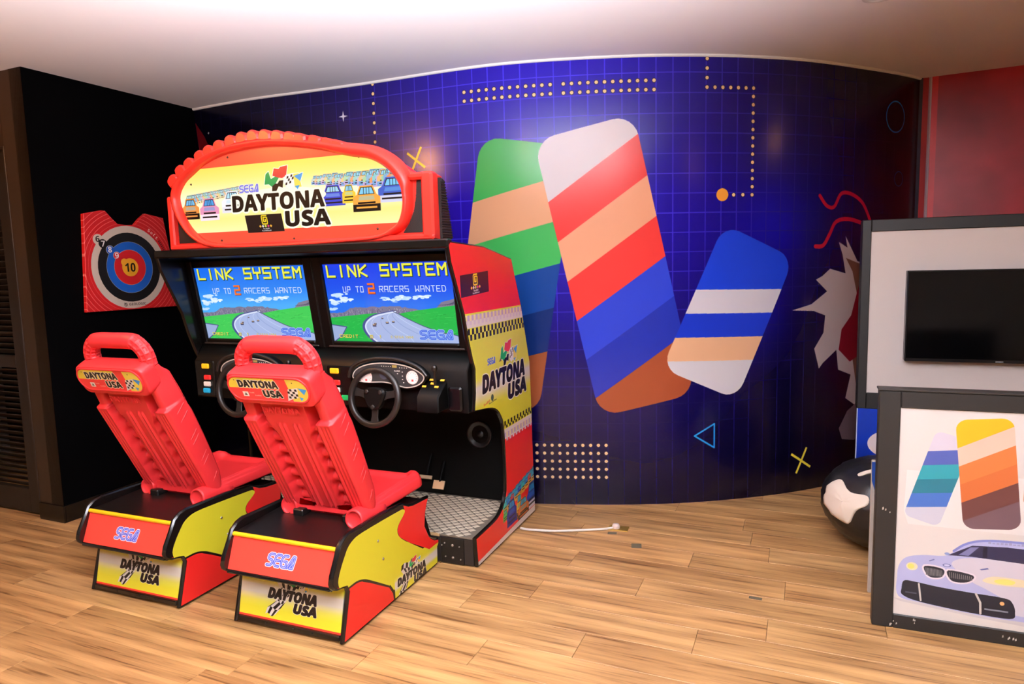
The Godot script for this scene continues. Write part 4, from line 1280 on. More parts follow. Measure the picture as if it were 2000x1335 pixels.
func driving_controls(c: Node3D, s: float):
	var blk := mat("cabinet black", hexc(4, 4, 4), 0.42, 0.0, 0.35)
	var gloss := mat("wheel black", hexc(30, 26, 23), 0.4)
	# instrument pod
	var pod := smooth(v2([-.598, .862, -.585, .90, -.54, .927, -.47, .943, -.385, .946, -.30, .936, -.235, .912, -.203, .883, -.213, .852, -.25, .828, -.305, .818, -.36, .828, -.42, .838, -.50, .835, -.56, .838]), 5)
	var mb := MB.new()
	mb.xf = Transform3D(Basis(), Vector3(s, 0, 0))
	mb.extrude(pod, -0.05, 0.052, 0.006)
	var po := obj("instrument_pod", mb, blk, c)
	var cv := Canvas.new(-.60, .95, .40, .135, 768, 259, hexc(30, 29, 30))
	var inner: PackedVector2Array = Geometry2D.offset_polygon(pod, -0.008)[0]
	cv.fill([pod], hexc(196, 184, 172))
	cv.fill([Geometry2D.offset_polygon(pod, -0.013)[0]], hexc(48, 46, 46))
	for d in [[-.517, .868, .034], [-.272, .875, .031]]:
		cv.circ(Vector2(d[0], d[1]), d[2], hexc(230, 206, 196))
		cv.circ(Vector2(d[0], d[1]), d[2] * .9, hexc(246, 232, 226))
		for i in 11:
			var a := -0.6 + 4.3 * i / 10
			cv.line(Vector2(d[0], d[1]) + Vector2.from_angle(a) * d[2] * .68, Vector2(d[0], d[1]) + Vector2.from_angle(a) * d[2] * .82, .0018, hexc(214, 120, 120) if i < 3 else hexc(150, 130, 126))
		cv.rect(d[0] - .004, d[1] - .018, d[0] + .006, d[1] - .009, hexc(206, 70, 70))
	cv.circ(Vector2(-.42, .885), .024, hexc(70, 70, 82))
	cv.rect(-.375, .917, -.35, .928, hexc(150, 130, 70))
	for i in 5: cv.circ(Vector2(-.43 + .012 * i, .922), .0022, hexc(200, 196, 180))
	for i in 4: cv.circ(Vector2(-.335 + .012 * i, .917), .0022, hexc(206, 200, 190))
	tiny(cv, Vector2(-.365, .900), Vector2(.032, 0), Vector2(0, .005), 6, hexc(220, 216, 206))
	for q in [Vector2(-.35, .888), Vector2(-.325, .896), Vector2(-.325, .878), Vector2(-.325, .862), Vector2(-.32, .848)]: cv.rect(q.x, q.y, q.x + .006, q.y + .004, hexc(214, 208, 198))
	mb = MB.new()
	mb.xf = Transform3D(Basis(), Vector3(s, 0, 0))
	mb.uv_o = Vector2(-.60, .95); mb.uv_s = Vector2(.40, .135)
	mb.extrude(inner, 0.05, 0.054, 0.0)
	var dm := printed("dial print", cv.tex() if not mats.has("dial print") else mats["dial print"].albedo_texture, 0.2)
	dm.emission_enabled = true; dm.emission = Color.BLACK; dm.emission_texture = dm.albedo_texture; dm.emission_energy_multiplier = 0.22
	obj("dials", mb, dm, po, "pale dials in a black instrument panel")
	var hood := PackedVector3Array()
	for p in smooth(v2([-.606, .865, -.59, .908, -.545, .938, -.47, .955, -.385, .958, -.30, .947, -.23, .920, -.195, .885]), 6, false): hood.append(Vector3(p.x + s, p.y, 0.06))
	mb = MB.new()
	mb.tube(hood, 0.008, 8)
	obj("hood", mb, gloss, po)
	# steering wheel
	var w := Node3D.new()
	w.name = "steering_wheel"
	c.add_child(w, true)
	w.position = Vector3(-.462 + s, .780, .075)
	w.rotation.x = -0.16
	mb = MB.new()
	var ring := PackedVector3Array()
	for i in 64: ring.append(Vector3(.126 * cos(TAU * i / 64), .126 * sin(TAU * i / 64), 0))
	mb.tube(ring, func(_t, a): return 0.0145 + 0.001 * cos(a * 3), 14, true)
	obj("rim", mb, gloss, w)
	for a in [PI * 1.5, PI * 0.06, PI * 0.94]:
		mb = MB.new()
		mb.xf = Transform3D(Basis(Vector3.BACK, a), Vector3(0, 0, -0.012))
		mb.extrude(v2([.02, -.03, .055, -.018, .09, -.016, .122, -.024, .122, .024, .09, .016, .055, .018, .02, .03]), -0.004, 0.004, 0.002)
		obj("spoke", mb, gloss, w)
	mb = MB.new()
	mb.extrude(smooth(v2([-.05, .035, 0, .046, .05, .035, .052, 0, .03, -.045, 0, -.058, -.03, -.045, -.052, 0]), 5), -0.03, 0.012, 0.008)
	obj("hub", mb, blk, w)
	for q in [Vector2(-.036, .024), Vector2(.036, .024), Vector2(0, -.044)]:
		mb = MB.new()
		mb.xf = Transform3D(Basis(Vector3.RIGHT, PI / 2), Vector3(q.x, q.y, 0.012))
		mb.lathe([Vector2(.011, -.003), Vector2(.011, .002), Vector2(.008, .004), Vector2(.0005, .004)], 16)
		obj("hub_button", mb, mat("hub button", hexc(52, 46, 42), 0.25, 0.4), w)
	mb = MB.new()
	mb.tube(PackedVector3Array([Vector3(0, 0, -0.02), Vector3(0, 0.01, -0.09)]), 0.03, 16)
	obj("column", mb, blk, w)
	# gear shift
	var g := Node3D.new()
	g.name = "gear_shift"
	c.add_child(g, true)
	g.position = Vector3(-.155 + s, .78, .05)
	mb = MB.new()
	mb.xf = side_frame
	mb.extrude(v2([-.05, -.05, -.05, .018, -.01, .05, .045, .085, .055, .085, .055, -.05]), -.075, .035, 0.006)
	obj("shift_box", mb, blk, g)
	for q in [[-.058, .050, -.004], [-.034, .076, -.032], [.020, .076, -.032], [.004, .050, -.004], [-.022, .062, -.018]]:
		mb = MB.new()
		mb.xf = Transform3D(Basis(Vector3.RIGHT, -0.9), Vector3(q[0], q[1] + 0.006, q[2] + 0.006))
		mb.box(Vector3(-.010, -.005, 0), Vector3(.010, .005, .004), 0.001)
		var m := mat("gate lamp", hexc(240, 180, 60), 0.4)
		m.emission_enabled = true; m.emission = hexc(240, 170, 50); m.emission_energy_multiplier = 0.5
		obj("gate_lamp", mb, m, g)
	mb = MB.new()
	mb.tube(PackedVector3Array([Vector3(-.008, .045, -.012), Vector3(-.004, .09, .0), Vector3(-.002, .13, .004)]), 0.007, 10)
	mb.lathe([Vector2(.0005, .132), Vector2(.010, .136), Vector2(.014, .148), Vector2(.010, .160), Vector2(.0005, .164)], 14, Transform3D(Basis(), Vector3(-.002, -0.008, .004)))
	obj("lever", mb, mat("lever dark", hexc(30, 26, 24), 0.3, 0.3), g)
	mb = MB.new()
	mb.box(Vector3(.045, -.055, -.06), Vector3(.112, .055, -.022), 0.008)
	obj("end_cheek", mb, mat("cheek black", hexc(8, 8, 11), 0.25), g)

func marquee(c: Node3D):
	var q := Node3D.new()
	q.name = "marquee"
	c.add_child(q, true)
	q.set_meta("label", "lit red racing sign with a scalloped top")
	var red := mat("sign red", Color(0.92, 0.21, 0.165), 0.3)
	var outer := v2([-1.548, 1.478, -1.562, 1.735, -1.53, 1.79, -1.483, 1.845, -1.425, 1.875, -1.362, 1.906, -1.253, 1.943, -1.114, 1.975, -.98, 1.983, -.84, 1.97, -.697, 1.945, -.537, 1.906, -.382, 1.862, -.271, 1.818, -.199, 1.768, -.163, 1.755, -.112, 1.760, -.084, 1.743, -.081, 1.478])
	var mb := MB.new()
	mb.extrude(outer, 0.055, 0.120, 0.008)
	# ridged tyre-like top: bumps that fade out towards the right
	var arch := smooth(v2([-1.55, 1.75, -1.525, 1.80, -1.483, 1.845, -1.425, 1.875, -1.362, 1.906, -1.253, 1.943, -1.114, 1.975, -.98, 1.983, -.84, 1.97, -.697, 1.945, -.537, 1.906]), 8, false)
	var len := 0.0
	var next := 0.075
	for i in range(1, arch.size()):
		var d: Vector2 = arch[i] - arch[i - 1]
		len += d.length()
		if len > next:
			var nb: int = int(next / 0.068)
			next += 0.068
			var t := d.normalized()
			var big := 1.0 if nb < 10 else maxf(0.35, 1.0 - (nb - 9) * 0.16)
			mb.xf = Transform3D(Basis(Vector3.BACK, t.angle()), Vector3(arch[i].x - t.y * 0.010, arch[i].y + t.x * 0.010, 0))
			mb.extrude(smooth(v2([-.031, -.038, -.033, -.004, -.025, .009 * big, -.008, .014 * big, .012, .011 * big, .028, -.002, .032, -.012, .031, -.038]), 3), 0.05, 0.162, 0.008)
	mb.xf = Transform3D()
	# rounded rim round the lit lens
	var lens := smooth(v2([-1.496, 1.73, -1.458, 1.796, -1.394, 1.838, -1.312, 1.881, -1.185, 1.915, -1.001, 1.930, -.843, 1.923, -.659, 1.894, -.5, 1.853, -.384, 1.829, -.295, 1.777, -.245, 1.71, -.231, 1.64, -.25, 1.568, -.285, 1.538, -.363, 1.511, -.54, 1.503, -.729, 1.498, -.992, 1.495, -1.271, 1.505, -1.394, 1.552, -1.465, 1.636]), 6)
	var m := lens.size()
	var rows := []
	for i in m:
		var t: Vector2 = (lens[(i + 1) % m] - lens[(i + m - 1) % m]).normalized()
		var nn := Vector2(-t.y, t.x)                          # outward of a clockwise outline
		var w := lerpf(0.028, 0.040, clampf((nn.y + 1.0) / 0.7, 0, 1)) + 0.020 * smoothstep(-0.75, -0.45, lens[i].x) * smoothstep(0.1, 0.5, nn.y)
		var r := PackedVector3Array()
		for pr in [[-0.004, 0.120], [0.0, 0.140], [0.18, 0.157], [0.45, 0.166], [0.75, 0.160], [0.95, 0.140], [1.0, 0.10]]:
			var p: Vector2 = lens[i] + nn * w * pr[0]
			r.append(Vector3(p.x, p.y, pr[1]))
		rows.append(r)
	mb.grid(rows, true, false)
	mb.box(Vector3(-1.550, 1.478, 0.10), Vector3(-0.081, 1.503, 0.156), 0.007)
	mb.box(Vector3(-1.566, 1.478, 0.10), Vector3(-1.530, 1.740, 0.150), 0.007)
	mb.box(Vector3(-0.137, 1.478, 0.10), Vector3(-0.081, 1.758, 0.156), 0.010)
	mb.box(Vector3(-0.20, 1.728, 0.10), Vector3(-0.10, 1.758, 0.152), 0.009)
	obj("sign_frame", mb, red, q)
	mb = MB.new()
	mb.uv_o = Vector2(-1.51, 1.94); mb.uv_s = Vector2(1.30, 0.46)
	mb.extrude(lens, 0.118, 0.126, 0.0)
	obj("sign_lens", mb, glowing("sign glow", marquee_picture(), SIGN_E, 0.3), q, "lit yellow race picture with black lettering")
	for p in [[-1.18, 1.902], [-.45, 1.846], [-1.42, 1.792], [-1.25, 1.517], [-.82, 1.510], [-.37, 1.535]]:
		mb = MB.new()
		mb.xf = Transform3D(Basis(Vector3.RIGHT, PI / 2), Vector3(p[0], p[1], 0.126))
		mb.lathe([Vector2(.005, 0), Vector2(.004, .003), Vector2(.0004, .004)], 10)
		obj("screw", mb, mat("screw dark", hexc(60, 30, 24), 0.4), q)
	face_light(c, "sign_light", Vector3(-0.86, 1.71, 0.17), Vector2(1.1, 0.32), 0.03, hexc(255, 236, 150))
	# perforated corner grilles
	for g in [v2([-1.528, 1.512, -1.528, 1.64, -1.515, 1.66, -1.49, 1.60, -1.45, 1.55, -1.40, 1.517, -1.40, 1.512]), v2([-.245, 1.512, -.215, 1.55, -.19, 1.60, -.177, 1.66, -.172, 1.728, -.14, 1.728, -.14, 1.512])]:
		mb = MB.new()
		mb.extrude(g, 0.11, 0.1225, 0.0)
		var gr := obj("grille", mb, mat("grille black", hexc(20, 18, 17), 0.5), q)
		var holes := MB.new()
		var yy := 1.52
		var row := 0
		while yy < 1.73:
			var xx := -1.53 + (0.006 if row % 2 else 0.0)
			while xx < -0.13:
				if Geometry2D.is_point_in_polygon(Vector2(xx, yy), g):
					var hx := PackedVector3Array()
					for k in 6: hx.append(Vector3(xx + .0052 * cos(TAU * k / 6), yy + .0052 * sin(TAU * k / 6), .1228))
					for k in 6:
						var a: Vector3 = hx[k]
						var b: Vector3 = hx[(k + 1) % 6]
						var mid := Vector3(xx, yy, .1228)
						holes.quad(a, b, mid + (b - mid) * .72, mid + (a - mid) * .72, Vector3.BACK)
				xx += 0.012
			yy += 0.0104
			row += 1
		obj("grille_mesh", holes, mat("grille wire", hexc(66, 60, 56), 0.4, 0.3), gr).set_meta("kind", "stuff")
	# ribbed black lamp box behind the sign
	mb = MB.new()
	mb.xf = side_frame
	mb.extrude(v2([-.10, 1.478, -.10, 1.735, -.075, 1.728, -.012, 1.482]), -1.555, -0.066, 0.003)
	for i in 22:
		var y := 1.488 + 0.0108 * i
		var back := -.014 - (y - 1.482) * .25
		mb.extrude(v2([-.115, y, back, y, back - .001, y + .006, -.115, y + .006]), -0.067, -0.062, 0.001)
	obj("lamp_box", mb, mat("lamp box black", hexc(20, 18, 17), 0.5), q)

# ------------------------------------------------------------------ a seat on its pedestal

func racing_seat(label: String, x: float):
	var at := CAB + DX * x + DZ * 0.40
	if has_node("racing_seat"):
		var first: Node3D = get_node("racing_seat")
		var r: Node3D = first.duplicate()
		r.name = "racing_seat_001"
		add_child(r)
		r.position = at
		tag(r, label, "racing seat", "racing seats of the twin cabinet")
		return
	var t := thing("racing_seat", label, "racing seat", at, YAW, "racing seats of the twin cabinet")
	pedestal(t)
	seat(t)

func pedestal(t: Node3D):                     # shapes use the cabinet's depth; the root stands 0.40 behind its front
	var gloss := mat("trim black", hexc(22, 20, 19), 0.25)
	var shift := Transform3D(Basis(), Vector3(0, 0, -0.40))
	var o := v2([-.022, .004, -.019, .084, -.006, .095, -.006, .122, -.047, .134, -.08, .155, -.095, .171, -.127, .227, -.117, .285, -.10, .318, -.081, .347, -.14, .352, -.223, .358, -.26, .366, -.309, .390, -.461, .401, -.643, .403, -.677, .405, -.71, .397, -.741, .377, -.762, .336, -.792, .284, -.800, .255, -.795, .238, -.782, .226, -.760, .216, -.735, .212, -.714, .206, -.704, .184, -.716, .14, -.752, .008, -.740, .004])
	for s in [[0.239, 0.259], [-0.259, -0.239]]:
		var mb := MB.new()
		mb.xf = shift * side_frame
		mb.extrude(o, s[0], s[1], 0.006)
		obj("side_board", mb, gloss, t)
	var mb := MB.new()
	mb.xf = shift * side_frame
	mb.uv_o = Vector2(-0.83, 0.42); mb.uv_s = Vector2(0.93, 0.43)
	var inset: PackedVector2Array = Geometry2D.offset_polygon(o, -0.009)[0]
	mb.extrude(inset, 0.2585, 0.2600, 0.0)
	obj("side_print", mb, printed("pedestal side print", pedestal_side_picture(), 0.35), t, "yellow and red side print with racing lettering")
	# rear faces between the boards
	mb = MB.new()
	mb.xf = shift * Transform3D(Basis(Vector3.RIGHT, -0.355), Vector3(0, 0.226, 0.782))
	mb.uv_o = Vector2(-0.25, 0.136); mb.uv_s = Vector2(0.5, 0.136)
	mb.extrude(v2([-.239, 0.008, .239, 0.008, .239, .136, -.239, .136]), -0.012, 0.0, 0.001)
	obj("upper_rear_panel", mb, printed("upper rear print", upper_rear_picture(), 0.35), t, "coral red panel with small blue and white lettering")
	mb = MB.new()
	mb.xf = shift * Transform3D(Basis(Vector3.RIGHT, -0.355), Vector3(0, 0.226, 0.782))
	mb.box(Vector3(-.239, -0.006, -0.02), Vector3(.239, 0.008, 0.004), 0.003)
	mb.xf = shift * Transform3D(Basis(Vector3.RIGHT, 0.0), Vector3())
	mb.box(Vector3(-.239, 0.215, 0.70), Vector3(.239, 0.228, 0.775), 0.002)
	obj("lower_edge", mb, gloss, t)
	mb = MB.new()
	var rod := PackedVector3Array([Vector3(-.238, .358, .735 - .4), Vector3(.238, .358, .735 - .4)])
	mb.tube(rod, 0.0085, 12)
	obj("edge_strip", mb, mat("strip yellow", hexc(246, 200, 30), 0.35), t, "yellow edge strip")
	mb = MB.new()
	mb.xf = shift * Transform3D(Basis(Vector3.RIGHT, -0.196 + 0.39), Vector3(0, 0.010, 0.735))
	mb.xf = shift * Transform3D(Basis(Vector3.RIGHT, -0.21), Vector3(0, 0.008, 0.742))
	mb.uv_o = Vector2(-0.25, 0.195); mb.uv_s = Vector2(0.5, 0.19)
	mb.extrude(v2([-.239, 0.0, .239, 0.0, .239, .205, -.239, .205]), -0.012, 0.0, 0.0)
	obj("lower_rear_panel", mb, printed("lower rear print", rear_picture(), 0.35), t, "yellow and white panel with black racing lettering")
	mb = MB.new()
	mb.xf = shift
	mb.box(Vector3(-.239, 0.010, 0.728), Vector3(.239, 0.032, 0.748), 0.003)
	for bx in [-.10, .03, .12]:
		mb.box(Vector3(bx - .004, 0.018, 0.746), Vector3(bx + .004, 0.026, 0.7505), 0.002)
	obj("kick_rail", mb, gloss, t)
	mb = MB.new()
	mb.xf = shift * side_frame
	mb.extrude(v2([-.735, .352, -.735, .362, -.45, .376, -.12, .345, -.12, .33]), -0.239, 0.239, 0.0)
	obj("top_board", mb, mat("pedestal top black", hexc(16, 12, 11), 0.35), t)
	mb = MB.new()
	mb.xf = shift * side_frame
	mb.extrude(v2([-.69, .02, -.70, .20, -.70, .33, -.12, .33, -.02, .09, -.02, .02]), -0.238, 0.238, 0.0)
	obj("core", mb, mat("footwell black", hexc(7, 7, 8), 0.6), t)
	mb = MB.new()
	mb.xf = shift
	for sx in [-.12, .12]:
		mb.box(Vector3(sx - .025 + .02, 0.35, 0.14), Vector3(sx + .025 + .02, 0.398, 0.53), 0.004)
	obj("seat_rail", mb, mat("rail black", hexc(26, 24, 23), 0.4, 0.4), t)
	mb = MB.new()
	mb.xf = shift * side_frame
	for q in [[-.50, .30], [-.47, .215]]:
			mb = MB.new()
			mb.xf = shift * side_frame * Transform3D(Basis(Vector3.RIGHT, PI / 2), Vector3(q[0], q[1], 0.26))
			mb.lathe([Vector2(.006, 0), Vector2(.005, .002), Vector2(.0004, .003)], 12)
			obj("bolt", mb, mat("bolt steel", hexc(170, 164, 156), 0.35, 0.8), t)

func seat(t: Node3D):
	var red := mat("seat red", Color(0.86, 0.19, 0.205), 0.42)
	red.metallic_specular = 0.45
	# frame of the backrest: y runs up the recline, z out of its rear face
	var lean := 0.3927
	var bf := Transform3D(Basis(Vector3.RIGHT, lean), Vector3(0.022, 0.375, 0.13))
	var mb := MB.new()
	mb.xf = bf
	var W := 0.205
	var xs := PackedFloat32Array()
	for i in 97: xs.append(lerpf(-W, W, i / 96.0))
	var rows := []
	var nh := 128
	for j in nh + 1:
		var h := -0.03 + 0.685 * j / nh
		var wide := W - 0.004 * smoothstep(0.47, 0.485, h) - 0.010 * smoothstep(0.50, 0.62, h)
		var r := PackedVector3Array()
		for x in xs:
			var xx := x / W * wide
			r.append(Vector3(xx, h, rear_relief(absf(xx), h, wide)))
		var zr: float = rear_relief(wide, h, wide)
		var zf := -0.108 - 0.008 * sin(h * 6.0) + 0.03 * smoothstep(0.10, -0.03, h) + 0.030 * smoothstep(0.60, 0.655, h)
		for k in [0.12, 0.32, 0.55, 0.78, 0.94]:
			r.append(Vector3(wide + 0.006 * sin(PI * k), h, lerpf(zr, zf, k)))
		for i in 25:
			var u := 1.0 - 2.0 * i / 24.0
			var bolster := 0.028 * smoothstep(0.55, 0.95, absf(u)) * smoothstep(0.55, 0.4, h)
			r.append(Vector3(wide * u, h, zf + 0.028 - bolster))
		for k in [0.94, 0.78, 0.55, 0.32, 0.12]:
			r.append(Vector3(-wide - 0.006 * sin(PI * k), h, lerpf(zr, zf, k)))
		rows.append(r)
	mb.grid(rows, false, true)
	mb.cap(rows[0], Vector3.DOWN)
	mb.cap(rows[nh], Vector3.UP)
	for g in [0.07, 0.165, 0.19, 0.275, 0.30, 0.395, 0.435]:          # short slanted ribs on both flanks
		for sx in [-1.0, 1.0]:
			var zr: float = rear_relief(W, g, W)
			mb.tube(PackedVector3Array([Vector3(sx * (W + 0.002), g, lerpf(zr, -0.11, .28)), Vector3(sx * (W + 0.0045), g + 0.012, lerpf(zr, -0.11, .5)), Vector3(sx * (W + 0.0025), g + 0.026, lerpf(zr, -0.11, .78))]), 0.0034, 8)
	obj("backrest", mb, red, t, "red moulded backrest with ribbed rear")
	# headrest block
	mb = MB.new()
	mb.xf = bf
	var hr := []
	for k in [[-0.060, 0.80], [-0.058, 0.92], [-0.052, 0.985], [-0.045, 1.0], [-0.02, 1.0], [0.002, 0.99], [0.010, 0.965], [0.014, 0.92], [0.0145, 0.6]]:
		var ring := PackedVector3Array()
		for p in rrect(-0.192, -0.068, 0.192, 0.060, 0.034, 7):
			var q: Vector2 = p
			if k[1] < 1.0: q = p - p.normalized() * (1.0 - k[1]) * 0.12
			ring.append(Vector3(q.x, 0.622 + q.y + k[0] * -0.10, k[0]))
		hr.append(ring)
	mb.grid(hr, false, true)
	mb.cap(hr[0], Vector3.FORWARD)
	mb.cap(hr[hr.size() - 1], Vector3.BACK)
	obj("headrest", mb, red, t)
	mb = MB.new()
	mb.xf = bf * Transform3D(Basis(Vector3.RIGHT, 0.0), Vector3(-0.006, 0.622, 0.0))
	mb.uv_o = Vector2(-0.175, 0.045); mb.uv_s = Vector2(0.35, 0.09)
	mb.extrude(rrect(-0.175, -0.045, 0.175, 0.045, 0.043, 8), 0.010, 0.0165, 0.0)
	obj("label_plate", mb, printed("seat label print", seat_label_picture(), 0.4), t, "rounded yellow and red plate with black racing lettering")
	mb = MB.new()
	mb.xf = bf
	var lip := PackedVector3Array()
	for p in rrect(-0.179, -0.049, 0.179, 0.049, 0.047, 8): lip.append(Vector3(p.x - 0.006, 0.622 + p.y, 0.0145))
	mb.tube(lip, 0.0045, 8, true)
	obj("plate_rim", mb, red, t)
	# carrying handle with a waffled pattern on its bends
	mb = MB.new()
	mb.xf = bf * Transform3D(Basis(Vector3.RIGHT, -0.16), Vector3(0.006, 0.66, -0.055))
	var hp := smooth(v2([-.154, -.02, -.156, .02, -.150, .055, -.125, .086, -.09, .098, 0, .099, .09, .098, .125, .086, .150, .055, .156, .02, .154, -.02]), 14, false)
	var path := PackedVector3Array()
	for p in hp: path.append(Vector3(p.x, p.y, 0))
	var wl := PackedVector3Array()
	for i in range(0, path.size()): wl.append(path[i])
	mb.tube(wl, func(u, a):
		var q := absf(u - 0.5) * 2.0
		if q < 0.30: return 0.0325
		var r := 0.0308
		if q < 0.92 and absf(fposmod(u * 17.0, 1.0) - 0.5) < 0.36 and absf(fposmod(a / TAU * 9.0, 1.0) - 0.5) < 0.30: r -= 0.0035
		return r, 72)
	obj("handle", mb, red, t, "red carrying handle")
	# raised lettering on the neck
	var tm := TextMesh.new()
	var f := SystemFont.new()
	f.font_names = PackedStringArray(["Droid Sans"]); f.font_weight = 700
	tm.font = f; tm.font_size = 32; tm.pixel_size = 0.00115; tm.depth = 0.003; tm.text = "DAYTONA"
	var o := obj("raised_lettering", tm, red, t)
	o.transform = bf * Transform3D(Basis(), Vector3(-0.004, 0.517, -0.0035))
	# pan
	mb = MB.new()
	var rows2 := []
	for j in 41:
		var v := j / 40.0
		var z := lerpf(0.055, 0.50, v)
		var r := PackedVector3Array()
		var half := 0.213 - 0.03 * pow(maxf(0.0, 1.0 - v * 7.0), 2.0)
		var up := PackedVector3Array()
		var n := 60
		for i in n + 1:
			var a := PI - PI * i / n
			var x := half * cos(a)
			x = half * signf(x) * pow(absf(x / half), 0.55)
			var e := (half - absf(x)) / 0.036
			var edge := sqrt(clampf(1.0 - pow(1.0 - clampf(e, 0, 1), 2.0), 0, 1))
			var roll := 0.036 * smoothstep(0.085, 0.03, half - absf(x)) + 0.026 * smoothstep(0.16, 0.0, v)
			var grooves := 0.0
			for g in [0.012, 0.030]:
				if absf(half - absf(x) - g) < 0.004 and v > 0.12: grooves = 0.0035
			var lipz := sqrt(clampf(1.0 - pow(1.0 - clampf(v / 0.085, 0, 1), 2.0), 0, 1))
			var top := 0.424 + minf(roll, 0.036) - 0.015 * v
			up.append(Vector3(x, 0.397 + (top - 0.397) * edge * maxf(lipz, 0.02) - grooves, z))
		r.append_array(up)
		for i in range(n - 1, 0, -5):
			r.append(Vector3(up[i].x * 0.985, 0.392, z))
		rows2.append(r)
	mb.xf = Transform3D(Basis(), Vector3(0.022, 0, -0.40))
	mb.grid(rows2, false, true)
	mb.cap(rows2[0], Vector3.FORWARD)
	mb.cap(rows2[40], Vector3.BACK)
	obj("seat_pan", mb, red, t, "red moulded seat pan")
	# the round ends of the side rolls
	for sx in [-0.176, 0.176]:
		mb = MB.new()
		mb.xf = Transform3D(Basis(Vector3.RIGHT, -PI / 2 - 0.06), Vector3(sx + 0.022, 0.403, 0.165 if sx > 0 else 0.115)).rotated_local(Vector3.UP, 0.0)
		mb.lathe([Vector2(0.0005, 0.006), Vector2(0.030, 0.006), Vector2(0.031, -0.002), Vector2(0.038, -0.003), Vector2(0.0415, 0.004), Vector2(0.0425, 0.02), Vector2(0.0425, 0.14), Vector2(0.040, 0.17), Vector2(0.0005, 0.19)], 32)
		obj("roll_end", mb, red, t)

# how far the rear of the backrest stands out, half width x and height h up the recline
func rear_relief(x: float, h: float, w: float) -> float:
	var base := lerpf(-0.036, 0.002, clampf(h / 0.47, 0, 1))
	var spine_w := 0.072 + 0.03 * smoothstep(0.36, 0.47, h)
	var pillar := smoothstep(0.128, 0.136, x)
	var spine := smoothstep(spine_w + 0.006, spine_w - 0.002, x)
	# ladder between spine and pillars: seven rolled rungs
	var ph := fposmod(h - 0.012, 0.063) / 0.063
	var rung := sqrt(maxf(0.0, 1.0 - pow((ph - 0.5) / 0.42, 2.0))) if h < 0.44 and h > 0.015 else 0.0
	var z := base - 0.072 + 0.042 * rung
	var s := base - 0.014
	for g in [0.024, 0.044]:
		if h < 0.455: s += 0.007 * smoothstep(0.006, 0.002, absf(x - g)) * smoothstep(0.455, 0.445, h)
	z = lerpf(z, s, spine)
	var p := base
	for g in [0.152, 0.168, 0.184]:
		p -= 0.0045 * smoothstep(0.004, 0.0015, absf(x - g)) * smoothstep(0.46, 0.45, h)
	p -= 0.010 * smoothstep(0.012, 0.0, w - x)
	if h > 0.468:                            # above the pillar caps: round neck columns
		var c := (x - (w - 0.032)) / 0.030
		p = base - 0.036 + 0.022 * sqrt(maxf(0.0, 1.0 - c * c)) - 0.02 * smoothstep(0.01, 0.0, w - x)
		pillar = smoothstep(w - 0.066, w - 0.060, x)
		p = lerpf(p, base, smoothstep(0.476, 0.468, h))
	z = lerpf(z, p, pillar)
	z -= 0.018 * smoothstep(-0.01, -0.03, h)
	return z

